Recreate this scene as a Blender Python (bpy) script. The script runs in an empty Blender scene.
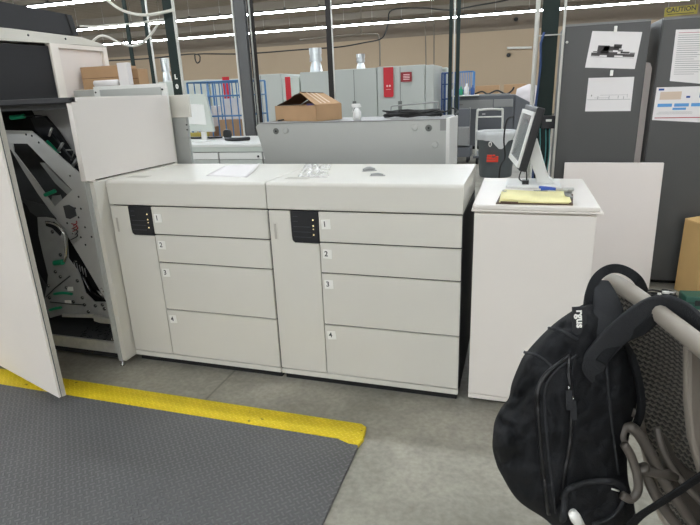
import bpy, bmesh, math, random
from mathutils import Vector, Matrix, noise
from mathutils.bvhtree import BVHTree
from mathutils.geometry import tessellate_polygon
random.seed(7)
sc = bpy.context.scene
COL = sc.collection
PI = math.pi

# ------------------------------------------------------------------ camera
FL = 531.83
PAN, PITCH, ROLL = -0.3131, 0.3106, -0.0402
CAM = Vector((2.0414, -2.2456, 1.4281))
FW = Vector((math.sin(PAN)*math.cos(PITCH), math.cos(PAN)*math.cos(PITCH), -math.sin(PITCH)))
_r = Vector((math.cos(PAN), -math.sin(PAN), 0)); _u = _r.cross(FW)
RT = _r*math.cos(ROLL) + _u*math.sin(ROLL)
UP = -_r*math.sin(ROLL) + _u*math.cos(ROLL)
cd = bpy.data.cameras.new('camera'); cam = bpy.data.objects.new('camera', cd); COL.objects.link(cam)
cd.sensor_fit = 'HORIZONTAL'; cd.sensor_width = 36; cd.lens = 36*FL/700; cd.clip_start = .02; cd.clip_end = 200
cam.matrix_world = Matrix(((RT.x, UP.x, -FW.x, CAM.x), (RT.y, UP.y, -FW.y, CAM.y), (RT.z, UP.z, -FW.z, CAM.z), (0, 0, 0, 1)))
sc.camera = cam

def ray(u, v): return FW + RT*((u-350)/FL) - UP*((v-262.5)/FL)
def aty(u, v, y): d = ray(u, v); return CAM + d*((y-CAM.y)/d.y)
def atx(u, v, x): d = ray(u, v); return CAM + d*((x-CAM.x)/d.x)
def atz(u, v, z): d = ray(u, v); return CAM + d*((z-CAM.z)/d.z)
def atd(u, v, t): return CAM + ray(u, v)*t

# ------------------------------------------------------------------ materials
def lin(c):
    c = c/255
    return c/12.92 if c <= .04045 else ((c+.055)/1.055)**2.4
def rgb(r, g, b): return (lin(r), lin(g), lin(b), 1)
MATS = {}
def mat(name, col, rough=.5, metal=0, noise_amt=0, noise_scale=20, bump=0, bump_scale=80, emit=0, spec=.5, alpha=1, transmission=0):
    m = bpy.data.materials.new(name); m.use_nodes = True; nt = m.node_tree
    b = nt.nodes['Principled BSDF']
    b.inputs['Base Color'].default_value = rgb(*col)
    b.inputs['Roughness'].default_value = rough; b.inputs['Metallic'].default_value = metal
    b.inputs['Specular IOR Level'].default_value = spec
    if emit:
        b.inputs['Emission Color'].default_value = rgb(*col); b.inputs['Emission Strength'].default_value = emit
    if alpha < 1: b.inputs['Alpha'].default_value = alpha
    if transmission: b.inputs['Transmission Weight'].default_value = transmission
    if noise_amt or bump:
        tc = nt.nodes.new('ShaderNodeTexCoord')
        if noise_amt:
            n = nt.nodes.new('ShaderNodeTexNoise'); n.inputs['Scale'].default_value = noise_scale; n.inputs['Detail'].default_value = 5
            nt.links.new(tc.outputs['Object'], n.inputs['Vector'])
            mr = nt.nodes.new('ShaderNodeMapRange'); mr.inputs[1].default_value = .3; mr.inputs[2].default_value = .7
            mr.inputs[3].default_value = 1-noise_amt; mr.inputs[4].default_value = 1+noise_amt
            nt.links.new(n.outputs['Fac'], mr.inputs[0])
            vm = nt.nodes.new('ShaderNodeVectorMath'); vm.operation = 'SCALE'; vm.inputs[0].default_value = rgb(*col)[:3]
            nt.links.new(mr.outputs[0], vm.inputs['Scale']); nt.links.new(vm.outputs[0], b.inputs['Base Color'])
        if bump:
            n2 = nt.nodes.new('ShaderNodeTexNoise'); n2.inputs['Scale'].default_value = bump_scale; n2.inputs['Detail'].default_value = 3
            nt.links.new(tc.outputs['Object'], n2.inputs['Vector'])
            bp = nt.nodes.new('ShaderNodeBump'); bp.inputs['Strength'].default_value = bump; bp.inputs['Distance'].default_value = .01
            nt.links.new(n2.outputs['Fac'], bp.inputs['Height']); nt.links.new(bp.outputs[0], b.inputs['Normal'])
    MATS[name] = m
    return m
M = MATS
mat('white_plastic', (211, 208, 198), .42, noise_amt=.012, noise_scale=3, bump=.02, bump_scale=900)
mat('white_plastic_warm', (232, 225, 216), .45, noise_amt=.012, noise_scale=3)
mat('white_table', (229, 223, 215), .4, noise_amt=.01, noise_scale=4)
mat('white_panel', (224, 215, 208), .5, noise_amt=.02, noise_scale=2)
mat('gap_dark', (38, 37, 35), .8)
mat('black_plastic', (30, 31, 34), .4)
mat('black_box_and_shade', (36, 36, 38), .6, bump=.05, bump_scale=500)
mat('dark_glass', (36, 36, 38), .6, spec=.3)
mat('black_matte', (22, 22, 23), .85)
mat('interior_dark', (66, 67, 67), .7, noise_amt=.15, noise_scale=12)
mat('interior_grey', (170, 171, 170), .6)
mat('steel_plate', (188, 188, 184), .5, .1, noise_amt=.04, noise_scale=9)
mat('steel_dull', (150, 151, 148), .5, .15, noise_amt=.08, noise_scale=15)
mat('zinc', (180, 180, 174), .4, .4, noise_amt=.1, noise_scale=40)
mat('chrome', (200, 200, 200), .15, 1)
mat('gloss_black', (18, 18, 18), .12)
mat('green_plastic', (20, 140, 100), .4)
mat('red_wire', (150, 40, 40), .5)
mat('label_white', (236, 235, 228), .6)
mat('ink', (45, 45, 45), .6)
mat('ink_soft', (120, 118, 116), .7)
mat('led', (225, 205, 150), .4, emit=.6)
mat('led_line', (75, 80, 88), .4)
mat('yellow_rubber', (228, 200, 30), .6, noise_amt=.08, noise_scale=30)
mat('case_grey', (178, 180, 176), .4, .25, noise_amt=.02, noise_scale=2)
mat('case_white', (222, 222, 218), .45)
mat('cardboard', (176, 142, 106), .8, noise_amt=.05, noise_scale=8)
mat('cardboard_warm', (196, 160, 104), .8, noise_amt=.05, noise_scale=6)
mat('cardboard_in', (84, 60, 44), .85)
mat('tape', (205, 178, 150), .3)
mat('purple', (90, 80, 130), .5)
mat('bank_grey', (180, 184, 178), .55, noise_amt=.02, noise_scale=1)
mat('bank_grey_light', (192, 198, 190), .55)
mat('seam_light', (176, 172, 160), .5)
mat('drum_white', (200, 192, 192), .6)
mat('ink_mid', (72, 68, 68), .7)
mat('slab_white', (219, 213, 206), .45)
mat('seam', (110, 112, 108), .7)
mat('sign_red', (190, 22, 38), .5)
mat('sign_dark_red', (140, 30, 36), .5)
mat('sign_text', (240, 200, 200), .5)
mat('dark_machine', (92, 94, 98), .55, noise_amt=.04, noise_scale=2)
mat('mid_machine', (140, 140, 138), .55)
mat('blue_steel', (62, 112, 160), .45)
mat('blue_steel_dark', (40, 75, 130), .5)
mat('green_post', (27, 40, 36), .6, spec=.3)
mat('grey_post', (84, 84, 84), .5, noise_amt=.05, noise_scale=3)
mat('dark_post', (40, 36, 34), .6, spec=.3)
mat('pale_conduit', (212, 211, 204), .4)
mat('white_cable', (225, 222, 212), .5)
mat('black_cable', (26, 26, 26), .5)
mat('blue_cable', (40, 66, 112), .5)
mat('teal_cable', (80, 150, 150), .5)
mat('locker_grey', (78, 78, 77), .42, .15, noise_amt=.03, noise_scale=1.5)
mat('locker_edge', (120, 120, 118), .42, .15)
mat('paper', (224, 220, 218), .75)
mat('paper_blue', (90, 150, 205), .7)
mat('paper_navy', (30, 70, 140), .7)
mat('paper_tan', (205, 185, 165), .7)
mat('paper_red', (170, 40, 60), .7)
mat('yellow_paper', (238, 230, 172), .8, noise_amt=.03, noise_scale=20)
mat('clip_brown', (90, 70, 55), .6)
mat('blue_grip', (30, 70, 160), .4)
mat('wrap', (235, 235, 232), .12, alpha=.42, bump=.5, bump_scale=30)
mat('trash_grey', (92, 98, 100), .6)
mat('bag_plastic', (225, 226, 224), .25, alpha=.75, bump=.6, bump_scale=25)
mat('trash_red', (225, 70, 50), .5)
mat('screen', (100, 104, 104), .18)
mat('chair_frame', (158, 150, 138), .42)
mat('chair_frame_mid', (132, 124, 114), .45)
mat('chair_frame_dark', (96, 90, 83), .4)
mat('bag_cloth', (25, 26, 28), .78, noise_amt=.25, noise_scale=9, bump=.35, bump_scale=420, spec=.25)
mat('bag_cloth_light', (43, 44, 46), .72, noise_amt=.12, noise_scale=14, bump=.3, bump_scale=400, spec=.25)
mat('zip_black', (20, 20, 22), .38)
mat('cyan_spray', (216, 216, 213), .4)
mat('green_case', (44, 92, 78), .45)
mat('caution_yellow', (150, 136, 52), .6)
mat('fixture_shade_grey', (70, 68, 64), .6)  # dark grey puts the shadowed tops of the housings into the colour
mat('tube', (240, 248, 255), .5, emit=29)
mat('duct_silver', (200, 204, 204), .28, .8)
mat('brown_wall', (172, 153, 129), .9, noise_amt=.015, noise_scale=.4)
mat('skirting', (120, 112, 100), .8)
mat('dim_ceiling_brown', (128, 116, 102), .85)

# concrete floor
def concrete():
    m = bpy.data.materials.new('concrete'); m.use_nodes = True; nt = m.node_tree; b = nt.nodes['Principled BSDF']
    g = nt.nodes.new('ShaderNodeNewGeometry')
    def nz(s, d, dist=0):
        n = nt.nodes.new('ShaderNodeTexNoise'); n.inputs['Scale'].default_value = s; n.inputs['Detail'].default_value = d
        n.inputs['Distortion'].default_value = dist; nt.links.new(g.outputs['Position'], n.inputs['Vector']); return n
    a = nz(1.6, 6, .4); c = nz(45, 8); e = nz(7, 5, 1)
    r1 = nt.nodes.new('ShaderNodeValToRGB')
    r1.color_ramp.elements[0].position = .3; r1.color_ramp.elements[0].color = rgb(126, 123, 112)
    r1.color_ramp.elements[1].position = .72; r1.color_ramp.elements[1].color = rgb(163, 159, 146)
    nt.links.new(a.outputs['Fac'], r1.inputs[0])
    def mul(src, lo, hi, fac):
        mr = nt.nodes.new('ShaderNodeMapRange'); mr.inputs[1].default_value = lo; mr.inputs[2].default_value = hi
        mr.inputs[3].default_value = 1-fac; mr.inputs[4].default_value = 1+fac; nt.links.new(src, mr.inputs[0]); return mr.outputs[0]
    f1 = mul(c.outputs['Fac'], .3, .7, .14); f2 = mul(e.outputs['Fac'], .3, .7, .12)
    mm = nt.nodes.new('ShaderNodeMath'); mm.operation = 'MULTIPLY'; nt.links.new(f1, mm.inputs[0]); nt.links.new(f2, mm.inputs[1])
    # saw-cut joints every 3.6 m
    sx = nt.nodes.new('ShaderNodeSeparateXYZ'); nt.links.new(g.outputs['Position'], sx.inputs[0])
    outs = [mm.outputs[0]]
    for axis, off in (('X', .62), ('Y', 2.3)):
        s1 = nt.nodes.new('ShaderNodeMath'); s1.operation = 'SUBTRACT'; nt.links.new(sx.outputs[axis], s1.inputs[0]); s1.inputs[1].default_value = off-1.8
        md = nt.nodes.new('ShaderNodeMath'); md.operation = 'FLOORED_MODULO'; nt.links.new(s1.outputs[0], md.inputs[0]); md.inputs[1].default_value = 3.6
        s2 = nt.nodes.new('ShaderNodeMath'); s2.operation = 'SUBTRACT'; nt.links.new(md.outputs[0], s2.inputs[0]); s2.inputs[1].default_value = 1.8
        ab = nt.nodes.new('ShaderNodeMath'); ab.operation = 'ABSOLUTE'; nt.links.new(s2.outputs[0], ab.inputs[0])
        mr = nt.nodes.new('ShaderNodeMapRange'); mr.inputs[1].default_value = .002; mr.inputs[2].default_value = .009
        mr.inputs[3].default_value = .62; mr.inputs[4].default_value = 1; nt.links.new(ab.outputs[0], mr.inputs[0]); outs.append(mr.outputs[0])
    cur = outs[0]
    for o in outs[1:]:
        q = nt.nodes.new('ShaderNodeMath'); q.operation = 'MULTIPLY'; nt.links.new(cur, q.inputs[0]); nt.links.new(o, q.inputs[1]); cur = q.outputs[0]
    vm = nt.nodes.new('ShaderNodeVectorMath'); vm.operation = 'SCALE'; nt.links.new(r1.outputs[0], vm.inputs[0]); nt.links.new(cur, vm.inputs['Scale'])
    nt.links.new(vm.outputs[0], b.inputs['Base Color']); b.inputs['Roughness'].default_value = .42; b.inputs['Specular IOR Level'].default_value = .35
    MATS['concrete'] = m
concrete()

def wave_mat(name, kind):
    m = bpy.data.materials.new(name); m.use_nodes = True; nt = m.node_tree; b = nt.nodes['Principled BSDF']
    L = nt.links.new
    def math_(op, a, c=None, v=None):
        n = nt.nodes.new('ShaderNodeMath'); n.operation = op
        L(a, n.inputs[0])
        if c is not None: L(c, n.inputs[1])
        elif v is not None: n.inputs[1].default_value = v
        return n.outputs[0]
    if kind == 'mat':      # diamond tread: alternating short bars at +-45 degrees
        g = nt.nodes.new('ShaderNodeNewGeometry'); sx = nt.nodes.new('ShaderNodeSeparateXYZ'); L(g.outputs['Position'], sx.inputs[0])
        P = .032
        X = math_('DIVIDE', sx.outputs['X'], v=P); Y = math_('DIVIDE', sx.outputs['Y'], v=P)
        U = math_('ADD', X, Y); V = math_('SUBTRACT', X, Y)
        fu = math_('ABSOLUTE', math_('SUBTRACT', math_('FRACT', U), v=.5)); fv = math_('ABSOLUTE', math_('SUBTRACT', math_('FRACT', V), v=.5))
        par = math_('FLOORED_MODULO', math_('ADD', math_('FLOOR', U), math_('FLOOR', V)), v=2)
        inv = math_('SUBTRACT', math_('MULTIPLY', par, v=-1), v=-1)
        # bar A : thin in u, long in v
        def bar(t, l): 
            n1 = nt.nodes.new('ShaderNodeMapRange'); n1.inputs[1].default_value = .17; n1.inputs[2].default_value = .09; n1.clamp = True; L(t, n1.inputs[0])
            n2 = nt.nodes.new('ShaderNodeMapRange'); n2.inputs[1].default_value = .5; n2.inputs[2].default_value = .36; L(l, n2.inputs[0])
            return math_('MULTIPLY', n1.outputs[0], n2.outputs[0])
        A = math_('MULTIPLY', bar(fu, fv), par); B = math_('MULTIPLY', bar(fv, fu), inv)
        H = math_('ADD', A, B)
        bp = nt.nodes.new('ShaderNodeBump'); bp.inputs['Strength'].default_value = 1; bp.inputs['Distance'].default_value = .004
        L(H, bp.inputs['Height']); L(bp.outputs[0], b.inputs['Normal'])
        mx = nt.nodes.new('ShaderNodeMix'); mx.data_type = 'RGBA'; L(H, mx.inputs[0])
        yellow = name.startswith('yellow')
        mx.inputs[6].default_value = rgb(222, 194, 28) if yellow else rgb(92, 92, 91); mx.inputs[7].default_value = rgb(236, 210, 50) if yellow else rgb(110, 110, 109)
        n = nt.nodes.new('ShaderNodeTexNoise'); n.inputs['Scale'].default_value = 9 if yellow else 2.2; n.inputs['Detail'].default_value = 6; L(g.outputs['Position'], n.inputs['Vector'])
        mr = nt.nodes.new('ShaderNodeMapRange'); mr.inputs[1].default_value = .3; mr.inputs[2].default_value = .7; mr.inputs[3].default_value = .9; mr.inputs[4].default_value = 1.08; L(n.outputs['Fac'], mr.inputs[0])
        cur = mr.outputs[0]
        if yellow:   # scuffs
            n3 = nt.nodes.new('ShaderNodeTexNoise'); n3.inputs['Scale'].default_value = 26; n3.inputs['Detail'].default_value = 2; L(g.outputs['Position'], n3.inputs['Vector'])
            r3 = nt.nodes.new('ShaderNodeMapRange'); r3.inputs[1].default_value = .70; r3.inputs[2].default_value = .76; r3.inputs[3].default_value = 1; r3.inputs[4].default_value = .4; L(n3.outputs['Fac'], r3.inputs[0])
            cur = math_('MULTIPLY', cur, r3.outputs[0])
        vm = nt.nodes.new('ShaderNodeVectorMath'); vm.operation = 'SCALE'; L(mx.outputs[2], vm.inputs[0]); L(cur, vm.inputs['Scale'])
        L(vm.outputs[0], b.inputs['Base Color']); b.inputs['Roughness'].default_value = .5; b.inputs['Specular IOR Level'].default_value = .4
    if kind == 'weave':    # woven chair membrane, uv driven
        tc = nt.nodes.new('ShaderNodeTexCoord'); sx = nt.nodes.new('ShaderNodeSeparateXYZ'); L(tc.outputs['UV'], sx.inputs[0])
        X = math_('MULTIPLY', sx.outputs['X'], v=32); Y = math_('MULTIPLY', sx.outputs['Y'], v=44)
        row = math_('FLOOR', Y)
        sh = math_('ADD', X, math_('MULTIPLY', math_('FLOORED_MODULO', row, v=2), v=.5))
        fx = math_('ABSOLUTE', math_('SUBTRACT', math_('FRACT', sh), v=.5)); fy = math_('ABSOLUTE', math_('SUBTRACT', math_('FRACT', Y), v=.5))
        zig = math_('ABSOLUTE', math_('SUBTRACT', math_('FRACT', math_('ADD', Y, math_('MULTIPLY', fx, v=.8))), v=.5))
        n1 = nt.nodes.new('ShaderNodeMapRange'); n1.inputs[1].default_value = .30; n1.inputs[2].default_value = .12; L(zig, n1.inputs[0])
        H = n1.outputs[0]
        mx = nt.nodes.new('ShaderNodeMix'); mx.data_type = 'RGBA'; L(H, mx.inputs[0]); mx.inputs[6].default_value = rgb(34, 32, 30); mx.inputs[7].default_value = rgb(136, 130, 122)
        L(mx.outputs[2], b.inputs['Base Color']); b.inputs['Roughness'].default_value = .6
        hole = math_('MULTIPLY', math_('GREATER_THAN', zig, v=.40), math_('LESS_THAN', fx, v=.3))
        al = math_('SUBTRACT', math_('MULTIPLY', hole, v=-.8), v=-1)
        L(al, b.inputs['Alpha'])
        bp = nt.nodes.new('ShaderNodeBump'); bp.inputs['Strength'].default_value = .9; bp.inputs['Distance'].default_value = .003
        L(H, bp.inputs['Height']); L(bp.outputs[0], b.inputs['Normal'])
    if kind == 'deck':     # corrugated roof deck
        g = nt.nodes.new('ShaderNodeNewGeometry'); sx = nt.nodes.new('ShaderNodeSeparateXYZ'); L(g.outputs['Position'], sx.inputs[0])
        s = math_('SINE', math_('MULTIPLY', sx.outputs['Y'], v=2*PI/.3))
        bp = nt.nodes.new('ShaderNodeBump'); bp.inputs['Strength'].default_value = .6; bp.inputs['Distance'].default_value = .04
        L(s, bp.inputs['Height']); L(bp.outputs[0], b.inputs['Normal'])
        b.inputs['Base Color'].default_value = rgb(136, 124, 110); b.inputs['Roughness'].default_value = .8
    MATS[name] = m
wave_mat('tread_rubber', 'mat'); wave_mat('yellow_tread', 'mat'); wave_mat('weave', 'weave'); wave_mat('roof_deck', 'deck')

# ------------------------------------------------------------------ mesh helpers
class MB:
    def __init__(s): s.v = []; s.f = []; s.mi = []; s.uv = None; s.mats = []; s.sm = []
    def m(s, name):
        if name not in s.mats: s.mats.append(name)
        return s.mats.index(name)
    def add(s, vs, fs, mname=None, smooth=False):
        o = len(s.v); s.v += [Vector(p) for p in vs]; s.f += [tuple(i+o for i in f) for f in fs]
        k = s.m(mname) if mname else 0
        s.mi += [k]*len(fs); s.sm += [smooth]*len(fs)
        return s
    def box(s, x0, x1, y0, y1, z0, z1, mname=None):
        vs = [(x, y, z) for x in (x0, x1) for y in (y0, y1) for z in (z0, z1)]
        return s.add(vs, [(0, 1, 3, 2), (4, 6, 7, 5), (0, 4, 5, 1), (2, 3, 7, 6), (0, 2, 6, 4), (1, 5, 7, 3)], mname)
    def hexa(s, a, b, mname=None):       # two quads -> solid
        return s.add(list(a)+list(b), [(3, 2, 1, 0), (4, 5, 6, 7)]+[(i, (i+1) % 4, 4+(i+1) % 4, 4+i) for i in range(4)], mname)
    def prism(s, pts, vec, mname=None, smooth=False):   # flat polygon pushed along vec
        n = len(pts); pts = [Vector(p) for p in pts]; vec = Vector(vec)
        tris = tessellate_polygon([pts])
        fs = [tuple(t) for t in tris]+[tuple(i+n for i in reversed(t)) for t in tris]
        fs += [(i, i+n, (i+1) % n+n, (i+1) % n) for i in range(n)]
        return s.add(pts+[p+vec for p in pts], fs, mname, smooth)
    def tube(s, pts, r, n=8, mname=None, closed=False, flat=None, sq=1):
        pts = [Vector(p) for p in pts]; N = len(pts); vs = []; fs = []
        up = None
        for i, p in enumerate(pts):
            a = pts[i-1] if i > 0 else (pts[-1] if closed else p); c = pts[(i+1) % N] if (i < N-1 or closed) else p
            t = (c-a).normalized()
            if up is None:
                up = t.orthogonal().normalized() if flat is None else Vector(flat)
            up = (up-t*up.dot(t)).normalized(); sd = t.cross(up)
            rr = r[i] if isinstance(r, list) else r
            ru, rs = rr if isinstance(rr, tuple) else (rr, rr)
            for k in range(n):
                an = 2*PI*k/n; ca, sa = math.cos(an), math.sin(an); vs.append(p+up*math.copysign(abs(ca)**sq, ca)*ru+sd*math.copysign(abs(sa)**sq, sa)*rs)
        M_ = N if closed else N-1
        for i in range(M_):
            for k in range(n):
                j = (i+1) % N
                fs.append((i*n+k, i*n+(k+1) % n, j*n+(k+1) % n, j*n+k))
        if not closed: fs += [tuple(range(n-1, -1, -1)), tuple((N-1)*n+k for k in range(n))]
        return s.add(vs, fs, mname, True)
    def lathe(s, c, prof, n=24, mname=None, axis='Z'):
        vs = []; fs = []
        for (r, h) in prof:
            for k in range(n):
                a = 2*PI*k/n; q = (r*math.cos(a), r*math.sin(a), h)
                if axis == 'Y': q = (q[0], q[2], q[1])
                if axis == 'X': q = (q[2], q[0], q[1])
                vs.append((c[0]+q[0], c[1]+q[1], c[2]+q[2]))
        for i in range(len(prof)-1):
            for k in range(n): fs.append((i*n+k, i*n+(k+1) % n, (i+1)*n+(k+1) % n, (i+1)*n+k))
        fs += [tuple(range(n-1, -1, -1)), tuple((len(prof)-1)*n+k for k in range(n))]
        return s.add(vs, fs, mname, True)
    def build(s, name, material=None, parent=None, bevel=0, seg=2, sub=0, smooth=None, loc=None):
        me = bpy.data.meshes.new(name)
        org = Vector(loc) if loc is not None else Vector((0, 0, 0))
        me.from_pydata([tuple(v-org) for v in s.v], [], s.f)
        names = [material]+s.mats if material else s.mats
        if material and None not in names:
            pass
        for nm in names: me.materials.append(MATS[nm])
        off = 1 if material else 0
        for i, p in enumerate(me.polygons):
            p.material_index = (s.mi[i]+off) if (s.mats and not (material and not s.mats)) else 0
            p.use_smooth = s.sm[i] if smooth is None else smooth
        bm = bmesh.new(); bm.from_mesh(me); bmesh.ops.recalc_face_normals(bm, faces=bm.faces); bm.to_mesh(me); bm.free()
        ob = bpy.data.objects.new(name, me); COL.objects.link(ob)
        if s.uv:
            pass
        if loc is not None: ob.location = org
        if parent is not None:
            ob.parent = parent
        if bevel:
            md = ob.modifiers.new('bevel', 'BEVEL'); md.width = bevel; md.segments = seg; md.limit_method = 'ANGLE'; md.angle_limit = .6
        if sub:
            md = ob.modifiers.new('sub', 'SUBSURF'); md.levels = sub; md.render_levels = sub
        return ob
def B(*a, **k): return MB().box(*a, **k)

def tag(o, label, cat, group=None, kind=None):
    o['label'] = label; o['category'] = cat
    if group: o['group'] = group
    if kind: o['kind'] = kind
    return o
def thing(name, label, cat, loc=(0, 0, 0), rz=0, group=None):
    o = bpy.data.objects.new(name, None); COL.objects.link(o); o.location = loc; o.rotation_euler = (0, 0, rz); o.empty_display_size = .1
    return tag(o, label, cat, group)
def struct(o): o['kind'] = 'structure'; return o
def kids(o): return [c for c in COL.objects if c.parent == o]
def copy_tree(o, parent=None):
    c = o.copy(); COL.objects.link(c)
    if parent is not None: c.parent = parent
    for ch in kids(o): copy_tree(ch, c)
    return c
def smooth_path(pts, n=6, closed=False):
    pts = [Vector(p) for p in pts]; out = []; N = len(pts)
    rng = N if closed else N-1
    for i in range(rng):
        if closed: p0, p1, p2, p3 = pts[i-1], pts[i], pts[(i+1) % N], pts[(i+2) % N]
        else: p0, p1, p2, p3 = pts[max(i-1, 0)], pts[i], pts[i+1], pts[min(i+2, N-1)]
        for k in range(n):
            t = k/n
            out.append(.5*((2*p1)+(p2-p0)*t+(2*p0-5*p1+4*p2-p3)*t*t+(3*p1-p0-3*p2+p3)*t**3))
    if not closed: out.append(pts[-1])
    return out
def text(name, s, size, material, origin, xdir, ydir, parent, thick=.0006, align='CENTER', bold=0):
    cu = bpy.data.curves.new(name, 'FONT'); cu.body = s; cu.size = size; cu.extrude = thick; cu.align_x = align; cu.align_y = 'CENTER'; cu.offset = bold; cu.resolution_u = 3
    tmp = bpy.data.objects.new(name+'_tmp', cu); COL.objects.link(tmp)
    dg = bpy.context.evaluated_depsgraph_get(); me = bpy.data.meshes.new_from_object(tmp.evaluated_get(dg)); bpy.data.objects.remove(tmp)
    xd = Vector(xdir).normalized(); yd = Vector(ydir); yd = (yd-xd*yd.dot(xd)).normalized(); zd = xd.cross(yd)
    me.transform(Matrix(((xd.x, yd.x, zd.x, origin[0]), (xd.y, yd.y, zd.y, origin[1]), (xd.z, yd.z, zd.z, origin[2]), (0, 0, 0, 1))))
    me.materials.clear(); me.materials.append(MATS[material]); me.name = name
    o = bpy.data.objects.new(name, me); COL.objects.link(o); o.parent = parent
    return o

# ------------------------------------------------------------------ the hall
HX0, HX1, HY0, HY1, HZ = -42, 18, -8, 24.8, 4.75
struct(B(HX0-.2, HX1+.2, HY0-.2, HY1+.2, -.2, 0).build('floor', 'concrete'))
struct(B(HX0-.2, HX1+.2, HY0-.2, HY1+.2, HZ, HZ+.2).build('ceiling', 'roof_deck'))
struct(B(HX0, HX1, HY1, HY1+.2, 0, HZ).build('wall_back', 'brown_wall'))
struct(B(HX0, HX1, HY0-.2, HY0, 0, HZ).build('wall_front', 'white_panel'))  # unseen wall, set close and white to reflect light onto the machine fronts
struct(B(HX0-.2, HX0, HY0, HY1, 0, HZ).build('wall_left', 'brown_wall'))
struct(B(HX1, HX1+.2, HY0, HY1, 0, HZ).build('wall_right', 'brown_wall'))
struct(B(HX0, HX1, HY1-.02, HY1, 0, .12).build('baseboard_back', 'skirting'))
# joists under the deck
for i, y in enumerate((13.0, 17.8, 22.4)):
    struct(B(HX0, HX1, y, y+.12, HZ-.28, HZ).build('trim_%d' % (i+1), 'skirting'))
struct(B(HX0, HX1, HY1-.06, HY1-.001, 3.80, HZ).build('trim_4', 'dim_ceiling_brown'))  # added darker band on the upper wall, standing in for the dim ceiling

# light rows
fx = thing('strip_light', 'fluorescent strip light', 'light', (0, 0, 4.0))
mb = MB(); mb.hexa([(-1.2, -.07, .03), (1.2, -.07, .03), (1.2, .07, .03), (-1.2, .07, .03)], [(-1.2, -.04, .075), (1.2, -.04, .075), (1.2, .04, .075), (-1.2, .04, .075)])
mb.build('housing', 'fixture_shade_grey', fx)
mb = MB(); mb.tube([(-1.2, 0, .01), (1.2, 0, .01)], (.03, .05), 8, flat=(0, 0, 1)); tb = mb.build('lamp_tube', 'tube', fx)
for s in (-.6, .6):
    k = MB(); k.box(s-.03, s+.03, -.03, .03, .076, .13, 'fixture_shade_grey'); k.tube([(s, 0, .12), (s, 0, HZ-4.0)], .006, 5, 'zinc'); k.build('hanger', None, fx)
proto = fx; first = True
LG = 'strip lights in rows under the roof'
rows = [(10.7, -16, 8, 'nearest row in view', 4.0), (15.4, -23, 10.6, 'middle row in view', 4.0), (20.4, -31, 15, 'farthest row in view', 4.0)]
for (y, xa, xb, nm, z) in rows:
    x = xa; 
    while x <= xb+.01:
        o = proto if first else copy_tree(proto); first = False
        o.location = (x, y, z); o['label'] = 'long lit fluorescent strip light hanging under the roof, in the %s' % nm
        o['group'] = 'strip lights, %s' % nm
        x += 2.405
for y in (5.9, 1.1, -3.7, -7.0):  # rearmost row is added behind the camera for more frontal light
    for i in range(9):
        o = copy_tree(proto); o.location = (-13.0+i*2.9, y, 4.0); o['label'] = 'lit fluorescent strip light overhead, unseen, outside the picture'; o['group'] = 'strip lights overhead'

# ------------------------------------------------------------------ floor mat
mt = thing('anti_fatigue_mat', 'dark grey diamond tread rubber mat with a yellow edge on the concrete floor', 'mat', (0, 0, 0))
MB().prism([(-3.4, -.425, .001), (1.435, -.425, .001), (1.462, -.45, .001), (1.462, -3.6, .001), (-3.4, -3.6, .001)], (0, 0, .014)).build('mat_body', 'tread_rubber', mt)
mb = MB()
pts = [(-3.4, -.282), (1.435, -.300), (1.462, -.318), (1.472, -.40), (1.462, -.445), (1.42, -.445), (1.36, -.424), (-3.4, -.4245)]
mb.prism([(x, y, .0015) for x, y in pts], (0, 0, .0155)); mb.build('yellow_border', 'yellow_tread', mt)['label'] = 'yellow safety border'

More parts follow.
